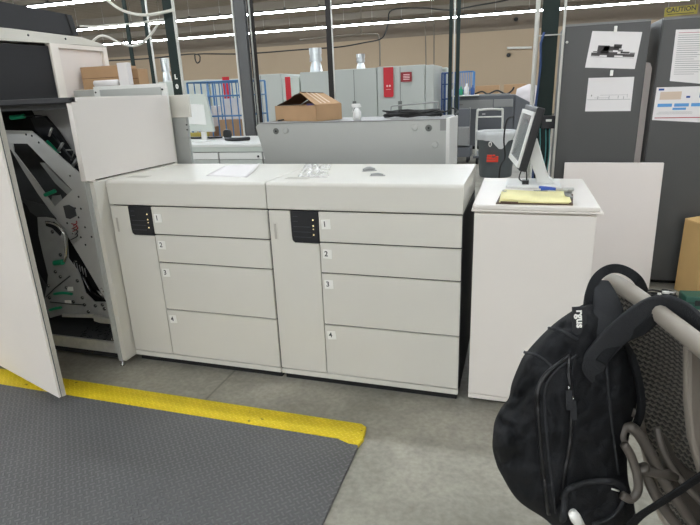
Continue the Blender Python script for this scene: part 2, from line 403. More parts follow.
# ------------------------------------------------------------------ paper feeder cabinets
W, D, S = .9138, .6415, .2543
def feeder():
    t = thing('paper_feeder', 'x', 'paper feeder', (0, 0, 0))
    B(.012, W-.012, .028, D-.01, .0, .04).build('plinth', 'black_matte', t)  # black block set forward to give the shadow band under the cabinet
    B(.006, W-.006, .016, D-.004, .04, .906).build('body', 'gap_dark', t)
    # outer skins left and right, painted black for the shade in the side gap
    B(.0025, .006, .018, D, .04, .906).build('shade_black_skin', 'black_box_and_shade', t); B(W-.006, W-.0025, .018, D, .04, .906).build('shade_black_skin', 'black_box_and_shade', t)
    B(.003, W-.003, 0, .016, .04, .0665).build('kick_rail', 'white_plastic', t, .002)
    # lid, rounded front edge
    prof = [(0.003, .9135), (0, .918), (0, 1.022)]
    for k in range(7):
        a = PI/2*k/6; prof.append((.018-.018*math.cos(a), 1.022+.018*math.sin(a)))
    prof += [(D, 1.04), (D, .9135)]
    MB().prism([(.0025, y, z) for y, z in prof], (W-.005, 0, 0)).build('lid', 'white_plastic', t, .0015)
    B(.05, .17, .10, .16, 1.0401, 1.0404).build('lid_badge', 'seam_light', t)
    # side door with handle recess and cut for control panel
    x0, x1, z0, z1 = .0045, S-.0022, .0725, .907
    px0, pz0 = .117, .757
    dr = MB().prism([(x0, 0, z0), (x1, 0, z0), (x1, 0, pz0-.004), (px0+.012, 0, pz0-.004), (px0-.001, 0, pz0+.01), (px0-.004, 0, z1), (x0, 0, z1)], (0, .014, 0)).build('side_door', 'white_plastic', t, .0015)
    mb = MB(); mb.box(.022, .026, -.0015, 0, .765, .848); mb.box(.040, .044, -.0015, 0, .765, .848); mb.box(.022, .044, -.0015, 0, .845, .849); mb.box(.022, .044, -.0015, 0, .763, .767)
    mb.build('door_handle', 'white_plastic', dr); B(.027, .039, -.0006, 0, .768, .843).build('handle_recess', 'seam_light', dr)
    cp = MB().prism([(px0, -.002, z1), (S-.0015, -.002, z1), (S-.0015, -.002, pz0-.001), (px0+.014, -.002, pz0-.001), (px0+.003, -.002, pz0+.008), (px0, -.002, pz0+.03)], (0, .014, 0)).build('control_panel', 'black_plastic', t, .001)
    mb = MB()
    for k, z in enumerate((.882, .858, .833, .808, .783)):
        mb.box(.128, .152 if k < 2 else .215, -.0032, -.002, z, z+.0012)
    mb.build('panel_markings', 'led_line', cp)
    for z, r in ((.868, .0042), (.840, .0042), (.824, .003), (.797, .004)):
        MB().lathe((.229, -.0034, z), [(r, 0), (r*.8, .0014)][::-1], 10, axis='Y').build('indicator_light', 'led', cp)
    zz = [(.7614+.0035, .907), (.6096+.0035, .7614-.0035), (.3422+.0035, .6096-.0035), (.0725, .3422-.0035)]
    for i, (a, b) in enumerate(zz):
        d = B(S+.0022, W-.0045, 0, .014, a, b).build('drawer', 'white_plastic', t, .0018)
        lz = b-.052 if i else b-.058
        lx = S+.0365; an = (.05, -.03, .04, .10)[i]; h = .0225
        c, s_ = math.cos(an), math.sin(an)
        q = [(-.022, -h), (.022, -h), (.022, h), (-.022, h)]
        lb = MB().prism([(lx+c*x-s_*z, -.0012, lz+s_*x+c*z) for x, z in q], (0, .0012, 0)).build('number_label', 'label_white', d)
        text('digit', str(i+1), .036, 'ink', (lx-.006, -.0016, lz), (c, 0, s_), (-s_, 0, c), lb, .0003, bold=.0006)
    for x in (.07, W-.07):
        for y in (.09, D-.08):
            pass
    return t
fa = feeder(); fa['label'] = 'left white paper feeder cabinet with four numbered drawers, beside the open printer'; fa['group'] = 'paper feeder cabinets'
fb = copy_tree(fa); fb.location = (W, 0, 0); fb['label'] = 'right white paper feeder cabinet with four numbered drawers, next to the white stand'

# ------------------------------------------------------------------ printer with open door
PR = thing('production_printer', 'tall white production printer with its front door open showing metal inner works', 'printer', (-.7, .28, 0))
PO = -Vector(PR.location)
def pb(mb, name, m, parent=PR, **k):
    if parent is PR:
        mb.v = [v+PO for v in mb.v]
    else:
        mb.v = [v+PO for v in mb.v]
    return mb.build(name, m, parent, **k)
XL = -1.42
# side: lower skin and upper slab
mb = MB(); mb.box(-.052, -.004, -.075, .640, .035, 1.043); sk = pb(mb, 'side_panel', 'white_plastic', bevel=.003)
pb(MB().box(-.05, -.018, -.107, .655, 1.050, 1.45), 'side_cover', 'slab_white', bevel=.004)['label'] = 'raised white side cover'
mb = MB(); mb.box(-.058, -.050, -.085, -.04, .09, 1.43); mb.box(-.05, -.03, -.083, -.075, .035, 1.05); pb(mb, 'door_frame', 'case_grey')
# small arrowhead lip at the joint of the slab
pb(MB().prism([(-.0235, -.105, 1.054), (-.0235, -.06, 1.054), (-.0235, -.06, 1.04)], (.02, 0, 0)), 'joint_lip', 'white_plastic_warm')
# left side, back, floor and roof of the body
mb = MB(); mb.box(XL, XL+.03, -.075, .64, .035, 1.45); mb.box(XL+.03, -.06, .62, .64, .035, 1.45); mb.box(XL, -.051, -.075, .641, 1.436, 1.4535)
pb(mb, 'body', 'white_plastic')
pb(MB().box(XL, -.76, .642, 1.08, .035, 1.4535), 'rear_body', 'white_plastic')
mb = MB(); mb.box(XL+.031, -.06, .45, .46, .10, 1.43); mb.box(XL+.031, -.06, -.06, .45, 1.40, 1.43); pb(mb, 'inner_back', 'interior_dark')
pb(MB().box(XL+.031, -.06, -.0495, .45, .085, .10), 'base_tray', 'interior_dark'); pb(MB().box(XL+.031, -.06, -.066, -.05, .07, .135), 'front_rail', 'zinc')
pb(MB().box(XL+.031, -.06, -.055, .6, .036, .07), 'underframe', 'black_matte')
for x in (-.045, -.7, XL+.1):
    mb = MB(); mb.lathe((x, -.066, 0), [(.014, 0), (.014, .008), (.006, .012), (.006, .04)], 10); pb(mb, 'levelling_foot', 'chrome')
for x in (-.075, XL+.1):
    mb = MB(); mb.lathe((x, .55, 0), [(.014, 0), (.014, .008), (.006, .012), (.006, .04)], 10); pb(mb, 'levelling_foot', 'chrome')
# scraps of wire and clips on the tray
mb = MB()
for k in range(44):
    x = -.45+random.random()*.37; y = -.03+random.random()*.22; a = random.random()*PI; l = .01+random.random()*.02
    mb.tube([(x, y, .1035), (x+l*math.cos(a), y+l*math.sin(a), .105)], .002, 5)
pb(mb, 'tray_fittings', 'black_matte')['kind'] = 'stuff'
mb = MB()
for k in range(9):
    x = -.10+random.random()*.035; y = -.055+random.random()*.05
    mb.tube([(x, y, .136 if y < -.05 else .103), (x+.012*random.uniform(-1, 1), y+.006, .155)], .0035, 6)
pb(mb, 'bright_latch', 'chrome')
# inner works : plates cut in real steel sheet at their own depth
def plate(pts, y, th, name, m, parent=PR, **k):
    mb = MB(); P = [aty(u, v, y) for u, v in pts]; mb.prism(P, (0, th, 0)); return pb(mb, name, m, parent, **k)
def ring_plate(outer, hole, y, th, name, m):   # plate with a hole, bridged into one polygon
    O = [Vector(aty(u, v, y)) for u, v in outer]; Hh = [Vector(aty(u, v, y)) for u, v in hole]
    tris = tessellate_polygon([O, Hh]); A = O+Hh; n = len(A)
    fs = [tuple(t) for t in tris]+[tuple(i+n for i in reversed(t)) for t in tris]
    a = len(O); b = len(Hh)
    fs += [(i, i+n, (i+1) % a+n, (i+1) % a) for i in range(a)]
    fs += [(a+i, a+(i+1) % b, a+(i+1) % b+n, a+i+n) for i in range(b)]
    mb = MB(); mb.add(A+[p+Vector((0, th, 0)) for p in A], fs); return pb(mb, name, m)
mp = ring_plate([(-6, 130), (31.4, 131), (42, 139.8), (62, 158), (81.7, 175), (94, 188), (100, 215), (112, 302), (106, 301), (88, 270), (69.4, 239), (51, 212), (38, 194), (24, 172), (11, 150), (-6, 140)],
           [(12.6, 143.6), (27.2, 143.6), (50, 167), (72.3, 190), (54.4, 206.8), (34, 178), (14, 152)], .10, .006, 'frame_plate', 'steel_plate')
# holes and screws on the plate
mb = MB(); mc = MB()
for (u, v) in [(26, 134.5), (31.8, 135.8), (38.7, 142.5)]+[(10+x/4.375, 190+y/4.375) for x, y in ((348, 14), (360, 42), (348, 80), (310, 82), (285, 80), (300, 120), (328, 163), (357, 205), (310, 207), (240, 80), (250, 145), (275, 190), (393, 212), (330, 240), (300, 30))]:
    c = aty(u, v, .0995); mb.lathe(c, [(.0062, 0), (.0062, .0008)], 10, axis='Y')
for (u, v) in ((93.4, 209.4), (101.5, 254), (60, 152), (70, 176)):
    c = aty(u, v, .0985); mc.lathe(c, [(.0055, 0), (.0055, .001)], 8, axis='Y')
pb(mb, 'punched_hole', 'black_matte', mp); pb(mc, 'plate_screw', 'chrome', mp)
plate([(39.8, 162.8), (45, 163), (60, 180), (75, 193), (70, 197), (55, 183)], .13, .01, 'inner_bracket', 'steel_dull')
plate([(-4, 109), (36, 109), (30, 118), (46, 134), (-4, 131)], .30, .01, 'black_screen_plate', 'black_matte')
plate([(31, 108), (73, 108), (90, 178), (75, 168), (58, 145), (36, 118)], .225, .01, 'grey_back_plate', 'interior_grey')
plate([(30, 118), (44, 116), (56, 130), (66, 145), (84, 172), (80, 176), (62, 157), (48, 143), (36, 131)], .2, .02, 'guide_rail', 'black_plastic')
mb = MB()
mb.tube([aty(50, 131, .16), aty(57, 140, .16), aty(66, 152, .16), aty(78, 165, .16)], .006, 8, 'black_plastic')
mb.tube([aty(52, 128, .15), aty(49, 136, .15)], .006, 8, 'zinc'); mb.tube([aty(63, 143, .15), aty(58, 151, .15)], .008, 8, 'steel_dull'); mb.tube([aty(78, 158, .15), aty(72, 167, .15)], .010, 8, 'steel_dull')
mb.tube([aty(66, 150, .15), aty(75, 150, .17), aty(71, 160, .17)], .004, 6, 'zinc')
pb(mb, 'roller_linkage', None)
def lever(us, y, r, name='release_lever'):
    mb = MB(); P = [aty(u, v, y) for u, v in us]; mb.tube(smooth_path(P, 4), r, 10); return pb(mb, name, 'green_plastic', PR)
lv = lever([(11, 117.5), (16, 117), (24, 116)], .05, .0125); lv['label'] = 'green lever handle'
pb(MB().tube([aty(24, 116, .05), aty(34, 115.5, .07), (aty(42, 116, .12))], .004, 8), 'lever_shaft', 'black_plastic', lv)
lever([(45, 195), (50, 193), (55, 191)], .09, .011); lever([(47, 141), (53, 147), (58, 153)], .16, .008)
plate([(52, 196), (60, 195), (63, 203), (56, 207), (51, 203)], .12, .006, 'small_bracket', 'steel_dull')
# centre cluster
plate([(63, 206), (68, 205), (74, 208), (76, 216), (70, 219), (66, 218)], .092, .006, 'sensor_block', 'interior_dark')
mb = MB()
for k in range(7):
    a = [aty(70+random.random()*8, 221+k*2.6, .09), aty(73+random.random()*5, 223+k*2.7, .075), aty(69+random.random()*9, 226+k*2.8, .09)]
    mb.tube(smooth_path(a, 3), .0032, 6, 'red_wire' if k < 3 else 'black_plastic' if k % 2 else 'zinc')
pb(mb, 'sensor_wiring', None)
# lower left plate with curved edge
lp = [(37.4, 217.4), (46, 217.2), (53.4, 218.6), (63.7, 227.7), (67, 235.7), (67.5, 247), (68.3, 258.6), (78.6, 272.3), (82, 282), (85.4, 293), (94.6, 302), (108.3, 302), (111.7, 320), (97, 319), (93, 314.5), (62, 314.5), (50, 318), (44, 300), (47, 285), (48, 275), (43, 255), (38.5, 235)]
lo = plate(lp, .06, .006, 'paper_path_plate', 'steel_dull')
mb = MB(); mb.tube(smooth_path([aty(u, v, .05) for u, v in ((46, 222), (52, 223), (58, 226), (63.7, 233), (66, 245), (66, 256), (64, 262))], 4), (.008, .003), 8); pb(mb, 'curved_guide', 'chrome')
plate([(45, 221), (54, 222), (62, 231), (60, 236), (52, 228), (46, 226)], .055, .004, 'guide_opening', 'black_matte')
plate([(20, 200), (37, 217), (38.5, 235), (43, 255), (48, 275), (47, 285), (42, 278), (36, 268), (28, 240)], .09, .006, 'black_side_duct', 'black_matte')
plate([(24, 200), (44, 205), (56, 219), (46, 217), (37, 217), (30, 212)], .085, .006, 'wire_tray', 'interior_dark')
# dark chute with slats and a glossy roller
plate([(51, 207), (69, 240), (107, 300), (104, 303), (88, 300), (80, 274), (68.3, 258), (67, 240)], .2, .01, 'chute_back', 'black_matte')
mb = MB()
for k in range(5):
    u = 74+k*2.6; mb.tube([aty(u, 262+k*1.5, .13), aty(u+2, 272+k*1.2, .13)], .003, 6)
pb(mb, 'chute_slat', 'interior_grey')
mb = MB(); mb.tube(smooth_path([aty(u, v, .13) for u, v in ((80, 272), (85, 282), (91, 292), (100, 297), (107, 299))], 5), [.012]*2+[.02]*9+[.026]*10, 12); pb(mb, 'roller', 'gloss_black')
mb = MB(); mb.tube([aty(97, 290, .1), aty(104, 297, .1)], .008, 8); mb.tube([aty(101, 288, .1), aty(104, 292, .1)], .005, 8); pb(mb, 'roller_bearing', 'chrome')
lever([(54.5, 263), (59, 262.5), (63, 262)], .045, .016); lever([(54, 294), (63, 293), (72, 294)], .045, .0085); lever([(50, 310), (55, 308.5), (61, 307.5)], .045, .0085)
mb = MB(); mc = MB()
for (u, v) in ((52, 232), (60, 255), (60, 277), (77, 281), (48, 286), (82, 298), (84, 305), (95, 306), (102, 305), (73, 302), (49, 298), (75, 262), (104, 309), (88, 312), (66, 288), (55, 272)):
    c = aty(u, v, .055); mb.lathe(c, [(.0105, 0), (.0105, .004)], 10, axis='Y')
    c = aty(u+.6, v-.4, .048); mc.lathe(c, [(.0042, 0), (.0042, .007)], 8, axis='Y')
pb(mb, 'bushing', 'black_plastic', lo); pb(mc, 'pin', 'chrome', lo)
mb = MB(); mb.tube([aty(46, 297, .05), aty(55, 288, .05), aty(70, 276, .05)], .004, 6, 'black_plastic'); mb.tube([aty(50, 302, .05), aty(70, 304, .05), aty(86, 305, .05)], .003, 6, 'black_plastic')
pb(mb, 'link_rod', None)
for q in ([(67, 287), (72.5, 287), (73, 291), (67.5, 291)], [(64.5, 300.5), (70.5, 300.5), (71, 304), (65, 304)]): plate(q, .053, .004, 'white_tag', 'label_white')
plate([(93, 316), (111, 319), (112, 324), (100, 323), (94, 321)], .03, .02, 'latch_block', 'zinc')
plate([(62, 314), (93, 314.5), (93, 318), (62, 317)], .05, .02, 'edge_strip', 'zinc')
plate([(48, 316), (112, 322), (116, 344), (54, 338)], .25, .01, 'lower_dark_shelf', 'black_matte')
# top bar over the opening
pb(MB().box(XL, -.018, -.115, -.076, 1.428, 1.4535), 'top_bar', 'black_plastic', bevel=.003)
# front door, swung towards the room, hinged at far left
hx, hy = -1.36, -.092
ex, ey = -.053, -.503
dv = Vector((ex-hx, ey-hy, 0)); L_ = dv.length; dv.normalize(); nv = Vector((-dv.y, dv.x, 0))
if nv.y < 0: nv = -nv
H0 = Vector((hx, hy, 0)); z0, z1 = .05, 1.42
def dq(a, b, c, d): # quad column from door coords
    return [H0+dv*p+nv*q for p, q in ((a, c), (b, c), (b, d), (a, d))]
mb = MB()
q = dq(0, L_, 0, .018); mb.hexa([p+Vector((0, 0, z0)) for p in q], [p+Vector((0, 0, z1)) for p in q])
q = dq(L_-.014, L_+.002, .018, .034); mb.hexa([p+Vector((0, 0, z0)) for p in q], [p+Vector((0, 0, z1)) for p in q])
q = dq(0, L_-.015, .018, .034); mb.hexa([p+Vector((0, 0, z0)) for p in q], [p+Vector((0, 0, z0+.02)) for p in q])
q = dq(0, L_-.015, .018, .034); mb.hexa([p+Vector((0, 0, z1-.02)) for p in q], [p+Vector((0, 0, z1)) for p in q])
pb(mb, 'front_door', 'white_plastic_warm', bevel=.002)['label'] = 'white front door, swung open'

q = dq(L_+.0025, L_+.0035, .016, .034); pb(MB().hexa([p+Vector((0, 0, z0)) for p in q], [p+Vector((0, 0, z1)) for p in q]), 'door_edge_strip', 'seam_light')
q = dq(L_+.0002, L_+.0012, .0105, .0155); pb(MB().hexa([p+Vector((0, 0, z0)) for p in q], [p+Vector((0, 0, z1)) for p in q]), 'door_gasket', 'seam')
# ------------------------------------------------------------------ upper unit standing on the printer
UX = -.75
UN = thing('inspection_tower', 'white framed tower with a dark side window and black top on the printer', 'machine', (-1.1, .5, 1.4545))
UO = -Vector(UN.location)
def ub(mb, name, m, parent=UN, **k): mb.v = [v+UO for v in mb.v]; return mb.build(name, m, parent, **k)
zb = 1.4545
ub(MB().box(XL, UX-.03, -.06, 1.05, zb, 1.765), 'tower_body', 'white_plastic', bevel=.002)
ub(MB().prism([(UX-.029, -.055, zb), (UX-.029, .56, zb), (UX-.029, .56, 1.764), (UX-.029, -.055, 1.756)], (.025, 0, 0)), 'dark_window', 'dark_glass')['label'] = 'dark side window'
ub(MB().box(UX-.029, UX+.010, .563, .625, zb, 1.782), 'side_frame', 'white_plastic_warm', bevel=.002)
ub(MB().box(UX-.029, UX+.004, 1.02, 1.06, zb, 1.785), 'side_frame', 'white_plastic_warm', bevel=.002)
ub(MB().box(UX-.029, UX+.004, .626, 1.019, 1.758, 1.785), 'top_frame', 'white_plastic_warm', bevel=.002)
ub(MB().box(UX-.03, UX-.014, .627, 1.018, zb, 1.757), 'side_infill', 'white_panel')
mb = MB().prism([(XL, -.07, 1.768), (XL, .80, 1.787), (XL, 1.06, 1.787), (XL, 1.06, 1.80), (XL, .84, 1.835), (XL, .3, 1.842), (XL, -.07, 1.838)], (UX+.006-XL, 0, 0)); ub(mb, 'white_band', 'white_plastic')
for y, z in ((.42, 1.815), (.70, 1.815)): ub(MB().lathe((UX+.006, y, z), [(.007, 0), (.007, .002)], 8, axis='X'), 'band_screw', 'black_plastic')
mb = MB().prism([(XL+.05, -.07, 1.845), (XL+.05, .83, 1.845), (XL+.05, .80, 1.964), (XL+.05, -.07, 1.99)], (UX-.004-XL-.05, 0, 0)); ub(mb, 'black_top_box', 'black_box_and_shade', bevel=.004)
ub(MB().prism([(UX-.003, .775, 1.845), (UX-.003, .785, 1.845), (UX-.003, .757, 1.965), (UX-.003, .747, 1.965)], (.003, 0, 0)), 'top_box_seam', 'gap_dark')

# ------------------------------------------------------------------ unit behind printer, boxes on it
NU = thing('rear_control_unit', 'low white machine with a grey screen panel behind the printer side cover', 'machine', (-.4, .9, 0))
NO = -Vector(NU.location)
def nb(mb, name, m, **k): mb.v = [v+NO for v in mb.v]; return mb.build(name, m, NU, **k)
yF = .668
xa, xb_ = aty(92.5, 85, yF).x, aty(165.5, 83, yF).x
nb(MB().box(-.735, -.38, yF+.012, 1.10, 0.0, 1.505), 'cabinet_body', 'white_plastic', bevel=.003); nb(MB().box(-.3795, xb_-.02, yF+.012, yF+.045, 0.0, 1.505), 'end_cover', 'white_plastic', bevel=.003)
nb(MB().box(xa, xb_, yF, yF+.0115, 1.38, 1.520), 'screen_frame', 'case_white', bevel=.002)
nb(MB().box(xa, -.38, yF+.012, yF+.094, 1.5055, 1.520), 'frame_ledge', 'case_white', bevel=.002)
nb(MB().box(aty(99.5, 88, yF).x, aty(161, 88, yF).x, yF-.004, yF-.0002, 1.40, 1.499), 'grey_screen', 'case_grey')
nb(MB().box(-.733, xa-.002, yF+.004, yF+.0115, 1.465, 1.502), 'grey_band', 'case_grey')
nb(MB().box(-.733, xa-.002, yF+.004, yF+.0115, 1.40, 1.460), 'lower_band', 'case_grey')
for u in (95.5, 162.5): nb(MB().lathe((aty(u, 90, yF).x, yF-.005, 1.485), [(.006, 0), (.006, .005)], 8, axis='Y'), 'screw', 'black_plastic')
# right end post of this unit (white top and grey recess beside the slab)
WP = thing('white_end_unit', 'narrow white and grey machine end right of the printer side cover', 'machine', (-.06, .9, 0))
WO = -Vector(WP.location)
def wb(mb, name, m, **k): mb.v = [v+WO for v in mb.v]; return mb.build(name, m, WP, **k)
wb(MB().box(-.20, .078, .722, .745, 1.315, 1.449), 'white_cap', 'white_plastic', bevel=.003)
wb(MB().box(-.20, .045, .727, .75, 0.0, 1.3145), 'grey_column', 'case_grey')
mb = MB()
for z in (1.27, 1.24): mb.lathe((.045, .719, z), [(.005, 0), (.005, .005)], 8, axis='Y')
wb(mb, 'column_screw', 'black_plastic')

def carton(name, label, loc, rz, sx, sy, sz, m='cardboard', group=None):
    t = thing(name, label, 'box', loc, rz, group)
    B(-sx/2, sx/2, -sy/2, sy/2, 0, sz).build('carton_body', m, t, .003)
    B(-sx/2+.005, sx/2-.005, -.02, .02, sz+.0003, sz+.001).build('packing_tape', 'tape', t); B(-sx/2+.003, sx/2-.003, -sy/2-.0008, -sy/2, sz*.48, sz*.5).build('carton_seam', 'cardboard_in', t)
    B(-sx/2-.001, -sx/2-.0002, -.02, .02, sz-.06, sz).build('packing_tape', 'tape', t)
    return t
zl = 1.5205
def on_unit(u, y): return aty(u, 80, y).x
x0, x1 = on_unit(81, .76), on_unit(119, .76)
carton('cardboard_box', 'long tan cardboard box with tape on the rear machine, against the white tower', ((x0+x1)/2, .86, 1.5060), .0, x1-x0, .18, .140)
x0, x1 = on_unit(123.5, .80), on_unit(138, .80)
carton('cardboard_box', 'small tan cardboard box right of the thin white carton', ((x0+x1)/2, .86, zl if False else 1.5060), .0, x1-x0, .10, .115)
x0, x1 = on_unit(94, .71), on_unit(117, .71)
o = MB().lathe((0, 0, 0), [(.019, 0), (.019, x1-x0)], 14, axis='X').build('paper_roll', 'paper'); o.location = (x0, .715, 1.5395); tag(o, 'white paper roll lying in front of a cardboard box', 'paper roll')
x0, x1 = on_unit(118.5, .72), on_unit(128.5, .72)
o = MB().box(0, x1-x0, -.02, .02, 0, .135).build('white_carton', 'paper', None, .003); o.location = (x0, .745, 1.5203); tag(o, 'tall thin white carton standing on the rear machine', 'carton')

# ------------------------------------------------------------------ grey case behind feeders
GC = thing('grey_equipment_case', 'long grey metal machine case with round locks behind the paper feeders', 'machine', (1.0, 1.25, 0))
GO = -Vector(GC.location)
def gb(mb, name, m, **k): mb.v = [v+GO for v in mb.v]; return mb.build(name, m, GC, **k)
gb(MB().box(.42, 1.60, 1.012, 1.45, 0, 1.235), 'case_body', 'case_grey', bevel=.003)
gb(MB().prism([(.378, 1.0, 1.232), (.400, 1.0, 1.2495), (1.62, 1.0, 1.2495), (1.62, 1.0, .9), (.455, 1.0, .9)], (0, .012, 0)), 'front_panel', 'case_grey', bevel=.002)
gb(MB().box(.40, 1.619, .994, 1.46, 1.2500, 1.256), 'top_rail', 'mid_machine', bevel=.002)
gb(MB().prism([(1.6205, .985, 1.262), (1.6205, 1.40, 1.256), (1.6205, 1.42, 0), (1.6205, .985, 0)], (.022, 0, 0)), 'end_flange', 'case_white', bevel=.004)
for (u, v, k) in ((275.8, 131.2, 1), (285.5, 130.5, 0), (414.8, 127.3, 0), (428.6, 128, 1), (435, 145, 0)):
    c = aty(u, v, .996)
    MB_ = MB().lathe(c, [(.020, .004), (.020, .001), (.017, -.001), (.013, -.001)][::-1], 16, axis='Y'); gb(MB_, 'lock_ring', 'seam' if k else 'case_grey')
    if k: gb(MB().lathe((c.x, c.y-.003, c.z), [(.006, 0), (.006, .002)], 8, axis='Y'), 'lock_centre', 'black_plastic')
c = aty(443, 125, .996); gb(MB().box(c.x-.017, c.x+.017, .996, 1.0, c.z-.032, c.z+.032), 'catch_plate', 'mid_machine')

# open carton on top
phi = math.radians(65); TB = Vector((.80, 1.02, 1.2565))
ub_, vb_ = Vector((math.cos(phi), math.sin(phi), 0)), Vector((-math.sin(phi), math.cos(phi), 0))
def solve_len(base, d, u):
    best = min((abs((lambda q: 350+FL*q.dot(RT)/q.dot(FW))(base+d*l-CAM)-u), l) for l in [i*.002 for i in range(5, 400)]); return best[1]
lB = solve_len(TB, vb_, 276); lC = solve_len(TB, ub_, 342)
OB = thing('open_carton', 'open brown cardboard carton with raised flaps on the grey case', 'box', TB)
h = .098
def P(a, b, z): return ub_*a+vb_*b+Vector((0, 0, z))
mb = MB()
for a0, a1, b0, b1 in ((0, lC, 0, .004), (0, lC, lB-.004, lB), (0, .004, 0, lB), (lC-.004, lC, 0, lB)):
    mb.hexa([P(a0, b0, 0), P(a1, b0, 0), P(a1, b1, 0), P(a0, b1, 0)], [P(a0, b0, h), P(a1, b0, h), P(a1, b1, h), P(a0, b1, h)])
mb.hexa([P(0, 0, 0), P(lC, 0, 0), P(lC, lB, 0), P(0, lB, 0)], [P(0, 0, .004), P(lC, 0, .004), P(lC, lB, .004), P(0, lB, .004)])
mb.build('carton_body', 'cardboard', OB)
# flap roof leaning from the right-hand wall and arched flap behind
mb = MB()
def sheet(q, th=.004, name='flap', m='cardboard'):
    n = (q[1]-q[0]).cross(q[2]-q[0]).normalized()*th
    return MB().hexa(q, [p+n for p in q]).build(name, m, OB)
sheet([P(0, .004, h), P(lC, .004, h), P(lC*.95, lB*.36, h+.066), P(lC*.05, lB*.40, h+.082)])
arc = [P(.02, lB*.36, h+.080), P(.05, lB*.62, h+.064), P(.06, lB*.82, h+.034), P(.02, lB-.003, h+.001)]
arb = [P(lC*.92, lB*.36, h+.070), P(lC*.92, lB*.62, h+.055), P(lC*.92, lB*.82, h+.022), P(lC, lB, h+.001)]
mb = MB()
for k in range(3): mb.hexa([arc[k], arb[k], arb[k+1], arc[k+1]], [p+Vector((0, 0, .004)) for p in (arc[k], arb[k], arb[k+1], arc[k+1])])
mb.build('back_flap', 'cardboard_in', OB)
MB().prism([P(lC-.008, .012, h), P(lC-.008, lB*.36, h+.064), P(lC-.008, lB*.6, h+.05), P(lC-.008, lB-.012, h)], -ub_*.003).build('end_flap', 'cardboard_in', OB)
for a in (.25, .42, .6):
    sheet([P(lC*a, .012, h+.0072), P(lC*(a+.07), .012, h+.0072), P(lC*(a+.05), lB*.36, h+.082-.014*a), P(lC*(a-.02), lB*.36, h+.083-.014*a)], .0006, 'tape_strip', 'tape')
MB().box(-.02, .02, -.02, .02, 0, .03).build('purple_roll', 'purple', OB).location = P(.05, lB*.25, h-.02)

# spray bottle
SB = thing('spray_bottle', 'small white trigger spray bottle on the grey case beside the carton', 'bottle', (1.045, 1.10, 1.2565))
MB().lathe((0, 0, 0), [(.025, 0), (.027, .02), (.027, .045), (.018, .060), (.012, .072)], 14).build('bottle', 'cyan_spray', SB)
mb = MB(); mb.box(-.034, .014, -.009, .009, .074, .098); mb.prism([(-.034, -.007, .098), (.018, -.007, .098), (.030, -.007, .078), (.012, -.007, .072), (-.034, -.007, .082)], (0, .014, 0)); mb.build('spray_head', 'cyan_spray', SB, .003)
MB().tube([(-.022, 0, .078), (-.028, 0, .055), (-.034, 0, .045)], .004, 6).build('trigger', 'cyan_spray', SB)

# black cable coil and thin rod frame on the case
CC = thing('cable_coil', 'coil of black cable lying on the right end of the grey case', 'cable', (1.38, 1.22, 1.2565))
mb = MB(); pts = []
for k in range(90):
    a = k*.33; r = .15+.02*math.sin(k*.9); pts.append((r*math.cos(a)*1.15, r*.6*math.sin(a), .008+.0004*k+.004*math.sin(k*1.7)))
mb.tube(pts, .006, 6); mb.build('coil', 'black_cable', CC)
mb = MB(); mb.tube(smooth_path([(.16, 0, .02), (.22, .02, .035), (.24, .03, .05), (.28, 0, .03), (.27, -.05, .01)], 5), .005, 6); mb.build('loose_end', 'black_cable', CC)
WF = thing('wire_handle', 'thin grey wire handle frame standing behind the cable coil', 'handle', (1.36, 1.38, 1.2565))
MB().tube(smooth_path([(-.16, 0, 0), (-.16, 0, .055), (-.14, 0, .07), (0, 0, .076), (.14, 0, .085), (.155, 0, .07), (.155, 0, 0)], 4), .005, 6).build('wire_frame', 'steel_dull', WF)
tag(MB().tube([(.47, 1.15, 1.266), (.50, 1.10, 1.267), (.53, 1.12, 1.272)], .005, 6).build('hex_key', 'black_plastic'), 'short black hex key on the left end of the grey case', 'tool')
bpy.data.objects['hex_key'].location.z = -.004

# ------------------------------------------------------------------ things on the feeders
def sheet_z(name, quad, z, m, label, cat, curl=.02, th=.0006):
    P_ = [atz(u, v, z) for u, v in quad]; n = 8; vs = []; fs = []
    for i in range(n+1):
        for j in range(n+1):
            s, t = i/n, j/n
            p = P_[0]*(1-s)*(1-t)+P_[1]*s*(1-t)+P_[2]*s*t+P_[3]*(1-s)*t
            vs.append(p+Vector((0, 0, .0006+curl*(s**3)*(t**2)+curl*.35*max(0, (1-s)-.6)*2*t+curl*.5*math.sin(s*PI)**2*t)))
    for i in range(n):
        for j in range(n): fs.append((i*(n+1)+j, (i+1)*(n+1)+j, (i+1)*(n+1)+j+1, i*(n+1)+j+1))
    c = sum(P_, Vector())/4
    o = MB().add(vs, fs, smooth=True).build(name, m, None, loc=(c.x, c.y, z)); so = o.modifiers.new('s', 'SOLIDIFY'); so.thickness = th; so.offset = 1
    return tag(o, label, cat)
sheet_z('paper_sheet', [(206, 176), (247, 177.5), (260, 167), (225, 166.5)], 1.0401, 'paper', 'white sheet of paper on top of the left feeder', 'paper')
# crumpled plastic wrap
mb = MB(); n = 14; vs = []; fs = []
q = [atz(u, v, 1.04) for u, v in ((298, 177), (327, 178), (332, 165), (306, 164))]
for i in range(n+1):
    for j in range(n+1):
        s, t = i/n, j/n; p = q[0]*(1-s)*(1-t)+q[1]*s*(1-t)+q[2]*s*t+q[3]*(1-s)*t
        e = min(s, 1-s, t, 1-t)*2
        vs.append(p+Vector((random.uniform(-.008, .008), random.uniform(-.008, .008), .0012+abs(noise.noise(Vector((s*5, t*5, 3))))*.055*e**.5+random.random()*.008*e)))
for i in range(n):
    for j in range(n): fs.append((i*(n+1)+j, (i+1)*(n+1)+j, (i+1)*(n+1)+j+1, i*(n+1)+j+1))
c_ = sum(q, Vector())/4
tag(mb.add(vs, fs).build('plastic_wrap', 'wrap', loc=(c_.x, c_.y, 1.04)), 'crumpled clear plastic wrap on the right feeder', 'plastic wrap')
